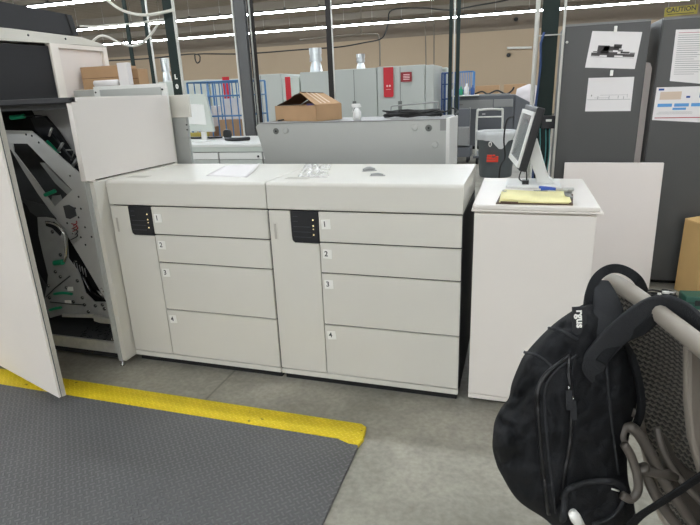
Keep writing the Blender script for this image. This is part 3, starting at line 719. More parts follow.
# two small metal clips
for k, (uv, ang, lab) in enumerate((((369, 171), .5, 'small dark metal bracket on the right feeder, the farther of two'), ((377, 175.8), .05, 'small dark metal bracket on the right feeder, the nearer of two'))):
    c = atz(*uv, 1.0405); mb = MB()
    mb.hexa([Vector((-.035, -.012, 0)), Vector((.04, -.012, 0)), Vector((.04, .012, 0)), Vector((-.035, .012, 0))], [Vector((-.03, -.010, .004)), Vector((.035, -.010, .004)), Vector((.035, .010, .004)), Vector((-.03, .010, .004))])
    mb.tube(smooth_path([(-.03, 0, .004), (0, .004, .012 if k == 0 else .008), (.03, 0, .004)], 4), (.010 if k == 0 else .006, .006), 6, flat=(0, 0, 1))
    o = mb.build('metal_bracket', 'steel_dull', loc=(0, 0, 0)); o.location = c; o.rotation_euler = (0, 0, ang); tag(o, lab, 'bracket', 'brackets on the right feeder')

# ------------------------------------------------------------------ white stand cabinet
SX0, SX1, SD = 1.863, 2.364, .70
ST = thing('white_stand', 'white cabinet stand with overhanging top right of the paper feeders', 'cabinet', (2.11, .35, 0))
SO = -Vector(ST.location)
def sb(mb, name, m, parent=ST, **k): mb.v = [v+SO for v in mb.v]; return mb.build(name, m, parent, **k)
sb(MB().box(SX0+.03, SX1-.04, .05, SD-.04, 0, .036), 'plinth', 'black_matte')
sb(MB().box(SX0+.010, SX1-.018, .012, SD-.02, .036, .926), 'carcass', 'white_table', bevel=.002)
sb(MB().box(SX0+.010, SX1-.018, -.004, .011, .062, .922), 'front_panel', 'white_table', bevel=.002)
sb(MB().box(SX0+.010, SX1-.018, -.004, .011, .037, .059), 'kick_strip', 'white_table', bevel=.002)
sb(MB().box(SX0-.002, SX1+.004, -.014, SD, .931, .940), 'top_lip', 'white_table', bevel=.003)
sb(MB().box(SX0+.002, SX1-.008, -.008, SD-.004, .9402, .960), 'top', 'white_table', bevel=.006, seg=3)
ZT = .9605

# monitor
MN = thing('monitor', 'black and white flat monitor seen edge-on standing on the white stand', 'monitor', (2.11, .5, ZT))
MO = -Vector(MN.location)
def mo(mb, name, m, parent=MN, **k): mb.v = [v+MO for v in mb.v]; return mb.build(name, m, parent, **k)
a_, b_ = 1.691, .227
N0 = Vector((2.038, .347, 1.063)); wd = Vector((math.cos(a_), math.sin(a_), 0)); nn = Vector((math.sin(a_), -math.cos(a_), 0))
hd = (Vector((0, 0, 1))*math.cos(b_)+nn*math.sin(b_)); fn = wd.cross(hd).normalized()
if fn.x > 0: fn = -fn
Wm, Hm = .391, .253
def slab(w0, w1, h0, h1, d0, d1):
    q = [N0+wd*a+hd*b for a, b in ((w0, h0), (w1, h0), (w1, h1), (w0, h1))]
    return MB().hexa([p+fn*d0 for p in q], [p+fn*d1 for p in q])
mo(slab(-.012, Wm+.012, -.012, Hm+.024, -.040, -.004), 'housing', 'black_plastic', bevel=.006)
fr = MB()
for a in ((0, Wm, 0, .022), (0, Wm, Hm-.018, Hm), (0, .022, .022, Hm-.018), (Wm-.022, Wm, .022, Hm-.018)): 
    g = slab(a[0], a[1], a[2], a[3], -.004, .006); fr.add(g.v, g.f)
mo(fr, 'screen_bezel', 'case_white')['label'] = 'white screen bezel'
mo(slab(.022, Wm-.022, .022, Hm-.018, -.004, -.001), 'screen', 'screen')
# stand arm and base
bc = N0+wd*Wm/2
mb = MB(); mb.box(1.985, 2.235, .385, .60, ZT, ZT+.014); mo(mb, 'base', 'case_white', bevel=.006, seg=3)
arm0 = N0+wd*(Wm/2)+hd*.11-fn*.045; 
mb = MB()
ay = .50
prof = [(arm0.x, arm0.z+.03), (arm0.x+.035, arm0.z+.02), (2.155, 1.07), (2.18, 1.0), (2.215, ZT+.014), (2.125, ZT+.014), (2.12, 1.01), (2.10, 1.05), (arm0.x-.01, arm0.z-.03)]
mb.prism([(x, ay-.045, z) for x, z in prof], (0, .09, 0)); mo(mb, 'arm', 'case_white', bevel=.005)
mo(MB().box(arm0.x-.012, arm0.x+.012, ay-.05, ay+.05, arm0.z-.03, arm0.z+.03), 'mount', 'case_white', bevel=.003)
mb = MB(); mb.box(2.06, 2.09, .41, .45, ZT+.0145, ZT+.032); mb.tube(smooth_path([(2.06, .47, ZT+.02), (2.045, .44, 1.0), (2.055, .43, 1.04), (2.075, .43, 1.04), (2.08, .43, .99)], 4), .003, 6)
mo(mb, 'base_button', 'black_plastic')
# cables of the monitor
mb = MB(); cb = [atd(513, 128, 2.85), atd(506, 130, 2.85), atd(502.5, 145, 2.86), atd(504, 153, 2.88), atd(508, 160, 2.9), atd(509, 175, 2.95)]
CB = tag(MB().tube(smooth_path([(2.0, .80, 1.27), (1.965, .80, 1.25), (1.955, .82, 1.15), (1.965, .83, 1.05), (1.94, .80, .97), (1.95, .82, .6), (1.96, .85, .02)], 6), .0045, 8).build('power_cable', 'black_cable'), 'black cable hanging down behind the monitor on the white stand', 'cable')

# legal pad, clipboard, pliers, pen
CLB = thing('clipboard', 'brown clipboard with yellow lined sheets on the white stand', 'clipboard', (2.106, .14, ZT))
mb = MB(); Q = [(-.148, -.128), (.150, -.125), (.168, .11), (-.135, .105)]
mb.prism([(x, y, .0) for x, y in Q], (0, 0, .004)); mb.build('board', 'clip_brown', CLB)
for k in range(3):
    n = 10; vs = []; fs = []; th = .0035
    for i in range(n+1):
        for j in range(2):
            x = -.135+.27*i/n+k*.004; y = (-.125 if j == 0 else .10)-.002*k
            vs.append((x, y, .0045+k*.0042+(.006*math.sin(i/n*PI*1.3+k) if k == 2 else 0)*(1-j*.5)+.002))
    for i in range(n): fs.append((2*i, 2*i+2, 2*i+3, 2*i+1))
    o = MB().add(vs, fs, smooth=True).build('yellow_sheet', 'yellow_paper', CLB); md = o.modifiers.new('s', 'SOLIDIFY'); md.thickness = th; md.offset = 1
MB().box(-.13, -.06, -.1315, -.128, .003, .012).build('pad_binding', 'clip_brown', CLB)
mb = MB(); mb.box(.125, .15, -.03, .05, .0205, .026); mb.tube([(.128, .01, .034), (.155, .01, .03)], .008, 8); mb.tube([(.13, -.03, .025), (.155, -.03, .012)], .006, 8); mb.build('metal_clip', 'steel_dull', CLB)
MB().tube(smooth_path([(-.12, .08, .022), (-.128, .055, .024), (-.12, .035, .022), (-.112, .05, .023)], 4), .002, 6).build('paper_clip', 'zinc', CLB)
zc = ZT+.024
PL = thing('pliers', 'pliers with blue grips lying on the yellow pad', 'pliers', (2.205, .13, zc+.012), -.25)
MB().tube(smooth_path([(-.085, .035, .006), (-.05, .018, .008), (-.01, .004, .008)], 4), .006, 8).build('handle', 'blue_grip', PL)
MB().tube(smooth_path([(-.07, -.008, .006), (-.04, -.004, .008), (-.01, -.002, .008)], 4), .006, 8).build('handle', 'blue_grip', PL)
mb = MB(); mb.tube(smooth_path([(-.012, .002, .007), (.01, 0, .008), (.03, .006, .008), (.055, .020, .007)], 4), .008, 8); mb.tube([(.01, 0, .008), (.035, -.012, .007)], .006, 8); mb.build('jaws', 'zinc', PL)
PN = thing('pen', 'thin black and grey pen lying behind the yellow pad', 'pen', (2.14, .275, ZT+.006), .03)
MB().tube([(-.03, 0, 0), (.03, 0, 0)], .0055, 8).build('barrel', 'black_plastic', PN); MB().tube([(.03, 0, 0), (.09, 0, 0), (.10, 0, 0)], [.005, .005, .0015], 8).build('tip', 'zinc', PN); MB().tube([(-.11, 0, 0), (-.03, 0, 0)], .0045, 8).build('cap', 'case_white', PN)

# ------------------------------------------------------------------ leaning panel
LP = thing('leaning_panel', 'flat white machine panel leaning upright against the dark grey cabinets', 'panel', (2.65, 1.80, 0))
q0 = [Vector((-.30, -.035, 0)), Vector((.325, -.035, 0)), Vector((.325, -.015, 0)), Vector((-.30, -.015, 0))]
tz = .89; dq_ = Vector((0, .07, tz))
MB().hexa(q0, [p+dq_ for p in q0]).build('panel_sheet', 'white_panel', LP, .003)
MB().lathe((.262, -.036, .06), [(.009, .004), (.009, 0), (.005, -.006)][::-1], 10, axis='Y').build('panel_knob', 'black_plastic', LP)

# ------------------------------------------------------------------ dark grey tall cabinets
def locker(x0, x1, z1, name, label, depth=.55):
    t = thing(name, label, 'cabinet', ((x0+x1)/2, 1.9+depth/2, 0), 0, 'tall dark grey cabinets')
    w = (x1-x0)/2; d = depth/2
    B(-w, w, -d+.02, d, .03, z1).build('carcass', 'locker_grey', t, .004)
    B(-w+.02, w-.02, -d+.05, d, 0, .03).build('plinth', 'black_matte', t)
    B(-w+.003, w-.003, -d, -d+.019, .035, z1-.012).build('door', 'locker_grey', t, .003)
    B(-w+.003, w-.003, -d+.002, -d+.019, z1-.011, z1).build('top_edge', 'locker_edge', t)
    return t
locker(2.285, 2.805, 1.80, 'tall_cabinet', 'tall dark grey metal cabinet with two taped printouts behind the monitor')
locker(2.868, 3.66, 1.80, 'tall_cabinet', 'tall dark grey metal cabinet at right with a text sheet and coloured chart')
# pale upright sheet in the slot between cabinets
tag(MB().prism([(2.812, 2.0, 0), (2.860, 2.0, 0), (2.860, 2.0, 1.50), (2.845, 2.0, 1.535), (2.822, 2.0, 1.54), (2.812, 2.0, 1.52)], (0, .02, 0)).build('foam_board', 'white_panel'), 'narrow pale rounded foam board standing between the two dark cabinets', 'board')
PRINTS = []
def poster(quad, label, y=1.8998):
    P_ = [aty(u, v, y) for u, v in quad]; c = sum(P_, Vector())/4
    t = thing('printout', label, 'paper', c)
    o = MB().hexa([p-c for p in P_], [p-c+Vector((0, -.0007, 0)) for p in P_]).build('sheet', 'paper', t)
    X = (P_[1]-P_[0]); Yv = (P_[0]-P_[3]); O = P_[3]-c
    def at(s, v, dy=-.0010): return O+X*s+Yv*v+Vector((0, dy, 0))
    return t, at
def marks(t, at, rects, m, name, dy=-.0012):
    mb = MB()
    for (a, b, c, d) in rects:
        q = [at(a, b, -.0008), at(c, b, -.0008), at(c, d, -.0008), at(a, d, -.0008)]; mb.hexa(q, [p+Vector((0, dy+.0008, 0)) for p in q])
    return mb.build(name, m, t)
t, at = poster([(592.4, 31), (642.3, 32), (634.7, 69), (585, 67.6)], 'upper printout showing a dark printing machine, on the left dark cabinet')
marks(t, at, [(.18, .42, .42, .62), (.30, .50, .62, .60), (.50, .55, .66, .66), (.07, .33, .25, .42), (.25, .36, .60, .45), (.6, .36, .95, .41), (.66, .42, .84, .47), (.40, .30, .55, .36), (.72, .33, .95, .36)], 'ink_mid', 'machine_picture')
marks(t, at, [(.07, .30, .95, .31), (.26, .46, .50, .50), (.60, .47, .70, .52), (.85, .41, .95, .45), (.10, .43, .20, .46)], 'ink_soft', 'machine_picture_shade')
t, at = poster([(588.6, 78), (634.3, 76.8), (630.5, 111), (585, 111.4)], 'lower printout with a faint line drawing, on the left dark cabinet')
marks(t, at, [(.02, .345, .98, .355), (.1, .45, .12, .50), (.18, .40, .5, .406), (.3, .48, .9, .486), (.5, .36, .51, .46), (.25, .36, .26, .46), (.7, .38, .71, .46), (.82, .36, .83, .44), (.9, .4, .905, .5)], 'ink_soft', 'line_drawing')
t, at = poster([(676, 29.7), (716, 28.5), (709, 84.5), (669.7, 81)], 'white sheet of typed text, upper one on the right dark cabinet')
marks(t, at, [(.08, .93-.042*k, .55+.35*random.random(), .938-.042*k) for k in range(1, 20)], 'ink_soft', 'typed_line')
marks(t, at, [(.08, .935, .8, .943)], 'paper_red', 'heading_line')
t, at = poster([(656.8, 87.4), (714, 85.8), (711, 123), (652, 120)], 'colour chart sheet with blue boxes, lower one on the right dark cabinet', 1.8998)
marks(t, at, [(.08, .62, .46, .86)], 'paper_tan', 'chart_picture'); marks(t, at, [(.06, .40, .32, .50), (.36, .40, .62, .50), (.66, .40, .92, .50), (.34, .30, .58, .37)], 'paper_blue', 'chart_box')
marks(t, at, [(.04, .90, .14, .96), (.80, .86, .98, .95), (.78, .66, .98, .84), (.55, .66, .62, .72)], 'paper_navy', 'chart_heading'); marks(t, at, [(.04, .05, .9, .075)], 'paper_red', 'chart_rule')
marks(t, at, [(.06+.02*k, .18+.03*k, .7, .185+.03*k) for k in range(3)], 'ink_soft', 'chart_text')
for (u, v, lab) in ((615.5, 29, 'small white magnet holding the upper printout'), (611.5, 73, 'small white magnet holding the lower printout')):
    c = aty(u, v, 1.8975); tag(B(-.009, .009, -.012, 0, -.018, .018).build('magnet', 'label_white', None, .002), lab, 'magnet'); bpy.context.view_layer.objects.active = None
    o = [x for x in COL.objects if x.name.startswith('magnet')][-1]
    o.location = c
for (u, v, lab) in ((567, 42.3, 'small pale knob on the left edge of the left dark cabinet'),):
    c = aty(u, v, 1.8985); o = MB().lathe((0, 0, 0), [(.007, -.012), (.009, -.004), (.006, 0)], 10, axis='Y').build('pole_clip', 'pale_conduit'); o.location = c; tag(o, lab, 'knob')

# caution sign hanging far behind
CS = thing('caution_sign', 'small yellow caution sign hung under the roof above the right cabinets', 'sign', aty(681, 11, 9))
MB().hexa([Vector(p) for p in ((-.25, 0, -.075), (.25, 0, -.06), (.25, 0, .09), (-.25, 0, .07))], [Vector(p) for p in ((-.25, .01, -.075), (.25, .01, -.06), (.25, .01, .09), (-.25, .01, .07))]).build('sign_plate', 'caution_yellow', CS)
text('sign_word', 'CAUTION', .10, 'ink', (0, -.002, .025), (1, 0, .03), (0, 0, 1), CS, .001, bold=.002)
MB().box(-.20, .20, -.002, 0, -.045, -.035).build('sign_rule', 'ink', CS)
mb = MB(); zt = HZ-CS.location.z
for x in (-.2, .2): mb.tube([(x, .005, .07), (x, .005, zt)], .006, 5)
mb.build('hanging_wire', 'zinc', CS)

# ------------------------------------------------------------------ carton, toolbox at right
c1 = aty(677, 287, 1.80); 
BX = thing('tall_carton', 'tall tan cardboard carton on the floor against the right dark cabinet', 'box', (3.17, 1.56, 0))
BQ = [Vector((3.145, 1.82, 0)), Vector((3.225, 1.62, 0)), Vector((3.50, 1.69, 0)), Vector((3.42, 1.87, 0))]
off = Vector(BX.location)
MB().hexa([p-off for p in BQ], [p-off+Vector((0, 0, .51)) for p in BQ]).build('carton_body', 'cardboard_warm', BX, .003)
fp = [BQ[0]+Vector((0, 0, .511)), BQ[1]+Vector((0, 0, .511)), BQ[1]+Vector((.12, .05, .531)), BQ[0]+Vector((.12, .03, .531))]
MB().hexa([p-off for p in fp], [p-off+Vector((0, 0, .004)) for p in fp]).build('top_flap', 'cardboard_warm', BX)
TC = thing('tool_case', 'small green case with black latches on the floor before the tall carton', 'case', (3.195, 1.50, .0), .1)
B(-.085, .2, -.06, .06, .0, .09).build('case_body', 'green_case', TC, .006); B(-.086, .201, -.061, .061, .045, .050).build('lid_seam', 'black_plastic', TC)
B(-.03, .01, -.066, -.0612, .03, .065).build('latch', 'black_plastic', TC)
TG = thing('cable_bundle', 'tangle of black cable with white plugs beside the green case', 'cable', (2.99, 1.54, 0))
mb = MB(); mb.tube([(.09*math.cos(k*.7)+.015*math.sin(k*2.3), .05*math.sin(k*.7), .012+.0012*k+.008*math.sin(k)) for k in range(48)], .007, 6); mb.build('cable', 'black_cable', TG)
mb = MB(); mb.box(.01, .05, -.03, -.01, .07, .085); mb.box(-.02, .0, -.045, -.025, .06, .075); mb.tube([(.03, -.02, .08), (.09, .0, .075)], .006, 6); mb.build('plug', 'label_white', TG)

# ------------------------------------------------------------------ posts and conduits
def post(name, label, u0, u1, vref, y, m, parts=None, top=HZ, cat='post', zb_=0):
    a = aty(u0, vref, y); b = aty(u1, vref, y); w = (b.x-a.x)/2; cx = (a.x+b.x)/2
    t = thing(name, label, cat, (cx, y+w, zb_))
    mb = MB(); mb.box(-w, w, -w, -w*.8, .012, top-zb_); mb.box(-w, w, -w*.2, 0, .012, top-zb_); mb.box(-w*.35, w*.35, -w*.8, -w*.2, .012, top-zb_); mb.build('shaft', m, t)
    if zb_ == 0: B(-w*1.6, w*1.6, -w*1.6, w*1.6, 0, .012).build('base_plate', m, t)
    return t, w
t, w = post('steel_post', 'dark green steel post behind the printer at left', 169.5, 178, 60, 4.6, 'green_post')
mb = MB(); mb.tube([(w+.03, -w, .02), (w+.03, -w, HZ)], .02, 8); mb.build('conduit', 'pale_conduit', t)
z_ = aty(176, 77, 4.6).z; text('post_number', 'L', .085, 'label_white', (0, -w-.004, z_), (1, 0, 0), (0, 0, 1), t, .002, bold=.004); text('post_number', '0', .085, 'label_white', (0, -w-.004, z_-.13), (1, 0, 0), (0, 0, 1), t, .002, bold=.004)
t, w = post('steel_column', 'wide grey steel column behind the desk monitor', 238.5, 248.5, 60, 4.3, 'grey_post')
mb = MB(); mb.box(-w-.02, -w-.002, -w-.02, -w+.05, .012, HZ); mb.build('light_edge', 'pale_conduit', t)
t, w = post('thin_column', 'thin dark brown column beside the wide grey column', 251.5, 256.5, 60, 4.3, 'dark_post')
mb = MB(); mb.tube([(0, -w-.01, .02), (0, -w-.01, HZ)], .012, 6); mb.build('conduit', 'zinc', t)
t, w = post('thin_post', 'thin dark post behind the grey machine bank, left of its exhaust pipes', 326.5, 331.5, 40, 8.0, 'dark_post'); mb = MB(); mb.tube([(w+.02, -w, .02), (w+.02, -w, HZ)], .014, 6); mb.build('conduit', 'pale_conduit', t)
t, w = post('thin_post', 'thin dark post left of a pair beside the dark grey machine', 448.5, 452, 60, 6.5, 'green_post'); mb = MB(); mb.tube([(w+.03, -w, .02), (w+.03, -w, HZ)], .012, 6); mb.build('conduit', 'pale_conduit', t)
t, w = post('thin_post', 'thin dark post right of a pair beside the dark grey machine', 455.8, 459.5, 60, 6.5, 'green_post')
t, w = post('thin_post', 'thin dark green post standing left of the green numbered post', 129, 132, 50, 7.5, 'green_post')
t, w = post('thin_post', 'thin post with pale edge between two dark green posts at left', 147.5, 150.5, 50, 7.5, 'green_post'); mb = MB(); mb.tube([(w+.04, -w, .02), (w+.04, -w, HZ)], .02, 6); mb.build('conduit', 'pale_conduit', t)
t, w = post('steel_post', 'dark green steel post behind the monitor beside the dark cabinets', 539.5, 556, 60, 2.05, 'green_post')
z_ = aty(555, 121.5, 2.0).z
B(-.01, w+.03, -w-.04, -w-.001, z_-.05, z_+.04).build('junction_box', 'black_plastic', t, .003)
B(.015, .055, -w-.042, -w-.0405, z_+.0, z_+.016).build('box_label', 'label_white', t)
mb = MB(); 
for x in (-.02, .02, .045): mb.tube(smooth_path([(x, -w-.02, z_-.05), (x+.01, -w-.03, z_-.25), (x-.005, -w-.03, z_-.5), (x, -w-.02, .3)], 4), .004, 5)
mb.build('data_cable', 'teal_cable', t)
mb = MB(); mb.box(-.09, w+.03, -w-.01, -w-.004, aty(550, 34.5, 2.0).z-.004, aty(550, 34.5, 2.0).z+.004); mb.build('clamp_strap', 'zinc', t)
# pale conduits near it
def pole(u, vref, y, r, name, label, m, z0=0):
    p = aty(u, vref, y); t = tag(MB().tube([(0, 0, 0), (0, 0, HZ-z0)], r, 10).build(name, m), label, 'pipe'); t.location = (p.x, y, z0); return t
pole(536, 40, 1.985, .0155, 'conduit_pipe', 'pale vertical conduit just left of the dark green post by the monitor', 'pale_conduit')
pole(563, 40, 1.86, .009, 'conduit_pipe', 'slim pale pole just right of the dark green post by the monitor', 'pale_conduit')
tag(MB().tube([(0, 0, -.45), (.012, 0, .5), (-.004, 0, .8), (.014, 0, 1.1), (.004, 0, 1.25), (.022, 0, 1.32)], .008, 6).build('blue_cable_bundle', 'blue_cable'), 'blue cable bundle tied along the pale conduit', 'cable').location = (aty(539, 60, 2.0).x, 2.0, .45)
# overhead cables
def hang(name, pts, y, r, m, label):
    P_ = [aty(u, v, yy) for (u, v), yy in zip(pts, y if isinstance(y, list) else [y]*len(pts))]
    return tag(MB().tube(smooth_path(P_, 5), r, 6).build(name, m), label, 'cable')
hang('overhead_cable', [(60, 66), (105, 61), (150, 58.5), (194, 54), (200, 60), (197, 63), (195, 57), (199, 54), (235, 54), (258, 53), (309, 49), (339, 47), (365, 42.5), (382, 38), (388, 24), (392, 10), (423, 8), (449, 10), (480, 5), (507, 0), (530, -6)], 17.5, .026, 'black_cable', 'long black cable draped across below the roof with a small coil')
hang('hanging_hose', [(90, -12), (107, 0), (118, 8), (130, 13), (145, 15), (160, 13), (173, 10)], 4.5, .02, 'white_cable', 'white hose sagging down to the green post, upper of two')
hang('hanging_hose', [(80, 26), (95, 26.5), (110, 25), (128, 24), (145, 22), (165, 19)], 4.8, .012, 'white_cable', 'thin pale cable running level across to the green post')
hang('hanging_hose', [(88, 48), (93, 41), (100, 36), (108, 37), (120, 43), (132, 46), (142, 43), (152, 33), (158, 24)], 5.5, .018, 'white_cable', 'white cable dipping in a low curve left of the green post')
hang('conduit_line', [(300, 40), (330, 37), (345, 35.5), (372, 34), (379, 38), (380, 66)], 20, .035, 'skirting', 'grey conduit bending down towards the bank of grey machines')
hang('conduit_line', [(354, -4), (361, 10), (361, 34)], 19, .03, 'skirting', 'grey conduit drop above the bank of grey machines, left one')
hang('conduit_line', [(425, -4), (425.5, 30), (426, 66)], 23.5, .03, 'skirting', 'thin grey conduit drop on the back wall, left of two')
hang('conduit_line', [(433.5, 5), (434, 30), (434, 66)], 23.5, .03, 'skirting', 'thin grey conduit drop on the back wall, right of two')

# white lamp-shaped speakers on the wall far right
hang('wall_rail', [(507, 48), (520, 47.8), (532, 47.5)], 24.6, .05, 'pale_conduit', 'short pale rail on the back wall')
for (u, v) in ((516, 19), (508.5, 55)):
    p = aty(u, v, 24.6); o = MB().lathe((0, 0, 0), [(.05, -.02), (.09, .03), (.09, .18)], 14, axis='Y').build('wall_camera', 'black_plastic'); o.location = p; tag(o, 'small round dark camera on the back wall, %s' % ('near the roof' if v < 30 else 'below the pale rail'), 'camera')

# ------------------------------------------------------------------ bank of machines
def bank(u0, u1, vt, y, m='bank_grey', name='machine_cabinet', label='', seams=(), handles=(), depth=1.2):
    a = aty(u0, vt, y); b = aty(u1, vt, y); w = b.x-a.x
    t = thing(name, label, 'machine', (a.x+w/2, y+depth/2, 0), 0, 'bank of tall grey machines')
    B(-w/2, w/2, -depth/2, depth/2, 0, a.z).build('housing', m, t, .015)
    for u in seams:
        x = aty(u, 95, y).x-(a.x+w/2); B(x-.006, x+.006, -depth/2-.003, -depth/2, .1, a.z-.02).build('door_seam', 'seam', t)
    for u in handles:
        p = aty(u, 106, y); x = p.x-(a.x+w/2); B(x-.04, x+.04, -depth/2-.03, -depth/2, p.z-.10, p.z+.10).build('door_handle', 'seam', t, .01)
    return t
bank(158, 208, 82, 9.0, label='pale grey machine behind the blue cage trolley, left part', m='bank_grey_light')
bank(209, 255, 80, 9.0, label='pale grey machine behind the blue cage trolley, right part', m='bank_grey_light')
bank(256, 281, 74.8, 9.0, label='grey machine just right of the dark columns', seams=(262,))
bank(281.6, 299, 78, 9.0, label='narrow grey machine carrying a red banner, behind the open carton', m='bank_grey_light')
bank(299.6, 331.5, 72.5, 9.0, label='grey machine carrying the left of the two nearby exhaust pipes')
bank(332, 376.5, 70, 9.0, label='grey machine behind the spray bottle with one door handle', seams=(354.5,), handles=(354.8,))
bank(377, 425, 67, 9.0, label='grey machine with tall red banner and small red sign', seams=(400.3,), handles=(400.3,))
bank(425.5, 434, 65, 9.0, label='narrow grey machine at the right end of the bank')
bank(435, 447, 68, 10.3, label='pale machine set back behind the right end of the bank', m='bank_grey_light', depth=.5)
def banner(u0, u1, v0, v1, y, label, txt=True, m='sign_red', rnd=True):
    a = aty(u0, v0, y); b = aty(u1, v1, y); w = (b.x-a.x)/2; hh = (a.z-b.z)
    t = thing('red_banner', label, 'sign', ((a.x+b.x)/2, y, b.z))
    r = w*.3
    pts = [(-w, hh), (w, hh), (w, r), (w-r*.3, r*.3), (w-r, 0), (-w+r, 0), (-w+r*.3, r*.3), (-w, r)] if rnd else [(-w, hh), (w, hh), (w, 0), (-w, 0)]
    MB().prism([(x, 0, z) for x, z in pts], (0, .012, 0)).build('banner_plate', m, t)
    if txt:
        for x in (-w*.27, w*.27): MB().lathe((x, -.003, hh*.38), [(w*.2, 0), (w*.2, .002)], 12, axis='Y').build('round_mark', 'sign_text', t)
        B(-w*.5, w*.5, -.003, -.0005, hh*.26, hh*.27).build('small_text_line', 'sign_text', t)
    return t
banner(383.3, 393.5, 67.5, 97, 8.96, 'tall red banner with white marks on the bank of grey machines')
banner(284.7, 291.8, 77, 104, 8.985, 'short red banner showing above the open carton', False)
banner(222, 231.5, 77, 103.5, 8.985, 'red banner on the pale machine behind the blue cage trolley', False)
bpy.data.objects  # noqa
t = banner(400.7, 411.7, 72.3, 81.5, 8.96, 'small dark red notice beside the tall red banner', False, 'sign_dark_red', False); t.name = 'red_notice'
mb = MB()
for z in (.04, .07, .10, .13): mb.box(-.06, .07, -.003, -.0005, z, z+.012)
mb.build('notice_text', 'sign_text', t)
# exhaust pipes
def exhaust(u, vt, vb, y, s, label):
    p = aty(u, vb, y+.3); q = aty(u, vt, y+.3); hh = q.z-p.z+.1; t = thing('exhaust_pipe', label, 'exhaust pipe', (p.x, y+.3, 0), 0, 'exhaust pipes on the machine bank')
    return t, hh, p
for (u, vt, vb, y, lab, w) in ((316.5, 48, 72.4, 9.0, 'largest silver exhaust pipe on top of the grey machine bank', 12), (361, 54, 70.2, 9.0, 'silver exhaust pipe on the bank above the spray bottle', 8.5), (167.5, 58, 82, 9.0, 'silver exhaust pipe partly behind the green numbered post', 8)):
    p = aty(u, vb, y+.35); q = aty(u, vt, y+.35); r = w/2/FL*(p-CAM).length*1.0
    top = {316.5: aty(299.6, 72.5, 9).z, 361: aty(332, 70, 9).z, 167.5: aty(158, 82, 9).z}[u]
    t = thing('exhaust_pipe', lab, 'exhaust pipe', (p.x, y+.35, top), 0, 'exhaust pipes on the machine bank'); hh = q.z-top
    MB().lathe((0, 0, 0), [(r, 0), (r*.9, hh*.2), (r*.65, hh*.45)], 16).build('cone', 'duct_silver', t, smooth=False)
    MB().lathe((0, 0, hh*.45), [(r*.95, 0), (r*.95, hh*.16), (r*.9, hh*.17), (r*.9, hh*.3), (r*.97, hh*.31), (r*.97, hh*.55)], 16).build('collar', 'duct_silver', t, smooth=False)

# ------------------------------------------------------------------ blue cage trolleys
def cage(name, label, x0, x1, y0, y1, z1, nx, ny, m, zs, extra=None):
    t = thing(name, label, 'trolley', ((x0+x1)/2, (y0+y1)/2, 0)); w = (x1-x0)/2; d = (y1-y0)/2; zb2 = .15
    for yy, nm in ((-d, 'front_grid'), (d, 'back_grid')):
        mb = MB()
        for i in range(nx+1):
            x = -w+2*w*i/nx; mb.tube([(x, yy, zb2), (x, yy, z1)], .016 if i in (0, nx) else .0095, 6)
        for z in [zb2, z1]+zs: mb.tube([(-w, yy, z), (w, yy, z)], .012, 6)
        mb.build(nm, m, t)
    for xx in (-w, w):
        mb = MB()
        for i in range(ny+1):
            y = -d+2*d*i/ny; mb.tube([(xx, y, zb2), (xx, y, z1)], .007, 6)
        for z in [zb2, z1]+zs: mb.tube([(xx, -d, z), (xx, d, z)], .01, 6)
        mb.build('side_grid', m, t)
    B(-w, w, -d, d, .12, .148).build('platform', m, t)
    for xx in (-w+.06, w-.06):
        for yy in (-d+.06, d-.06): MB().lathe((xx-.02, yy, .05), [(.05, 0), (.05, .04)], 12, axis='X').build('wheel', 'black_plastic', t)
    return t
a, b = aty(187, 83, 4.9), aty(224, 83, 4.9)
cg = cage('cage_trolley', 'blue wire cage trolley between the green post and the grey column', a.x, aty(243, 83, 4.9).x, 4.9, 5.6, a.z, 8, 4, 'blue_steel', [1.44, 1.16, .8])
for (x, y, z, sx, sy, sz, m, lab) in ((-2.55, 5.25, .149, .3, .4, .85, 'cardboard', 'tall cardboard box inside the left of the blue cage trolley'), (-2.1, 5.25, .149, .4, .42, .95, 'cardboard', 'cardboard box inside the right of the blue cage trolley')):
    o = B(-sx/2, sx/2, -sy/2, sy/2, 0, sz).build('stored_box', m, None, .004); o.location = (x, y, z); tag(o, lab, 'box')
o = B(-.16, .16, -.12, .12, 0, .3).build('stored_box', 'paper', None, .004); o.location = (-2.1, 5.25, 1.10); tag(o, 'white box on the cardboard box in the blue cage trolley', 'box')
o = B(-.12, .12, -.12, .12, 0, .3).build('stored_box', 'paper', None, .004); o.location = (-2.55, 5.25, 1.0); tag(o, 'white box standing on the tall cardboard box in the cage', 'box')
# second cage with solid blue side, by the dark machine
a, b = aty(442, 73, 9.6), aty(457, 73, 9.6)
cage('cage_trolley', 'narrow blue wire cage beside the two thin posts', a.x, b.x, 9.6, 10.0, a.z, 4, 2, 'blue_steel_dark', [1.5, 1.2, .8])
a, b = aty(455, 72, 12), aty(473, 72, 12)
c2 = cage('cage_trolley', 'blue rack with bottles behind the dark grey machine', a.x, b.x, 12.05, 12.5, a.z, 5, 2, 'blue_steel', [1.35, .9])

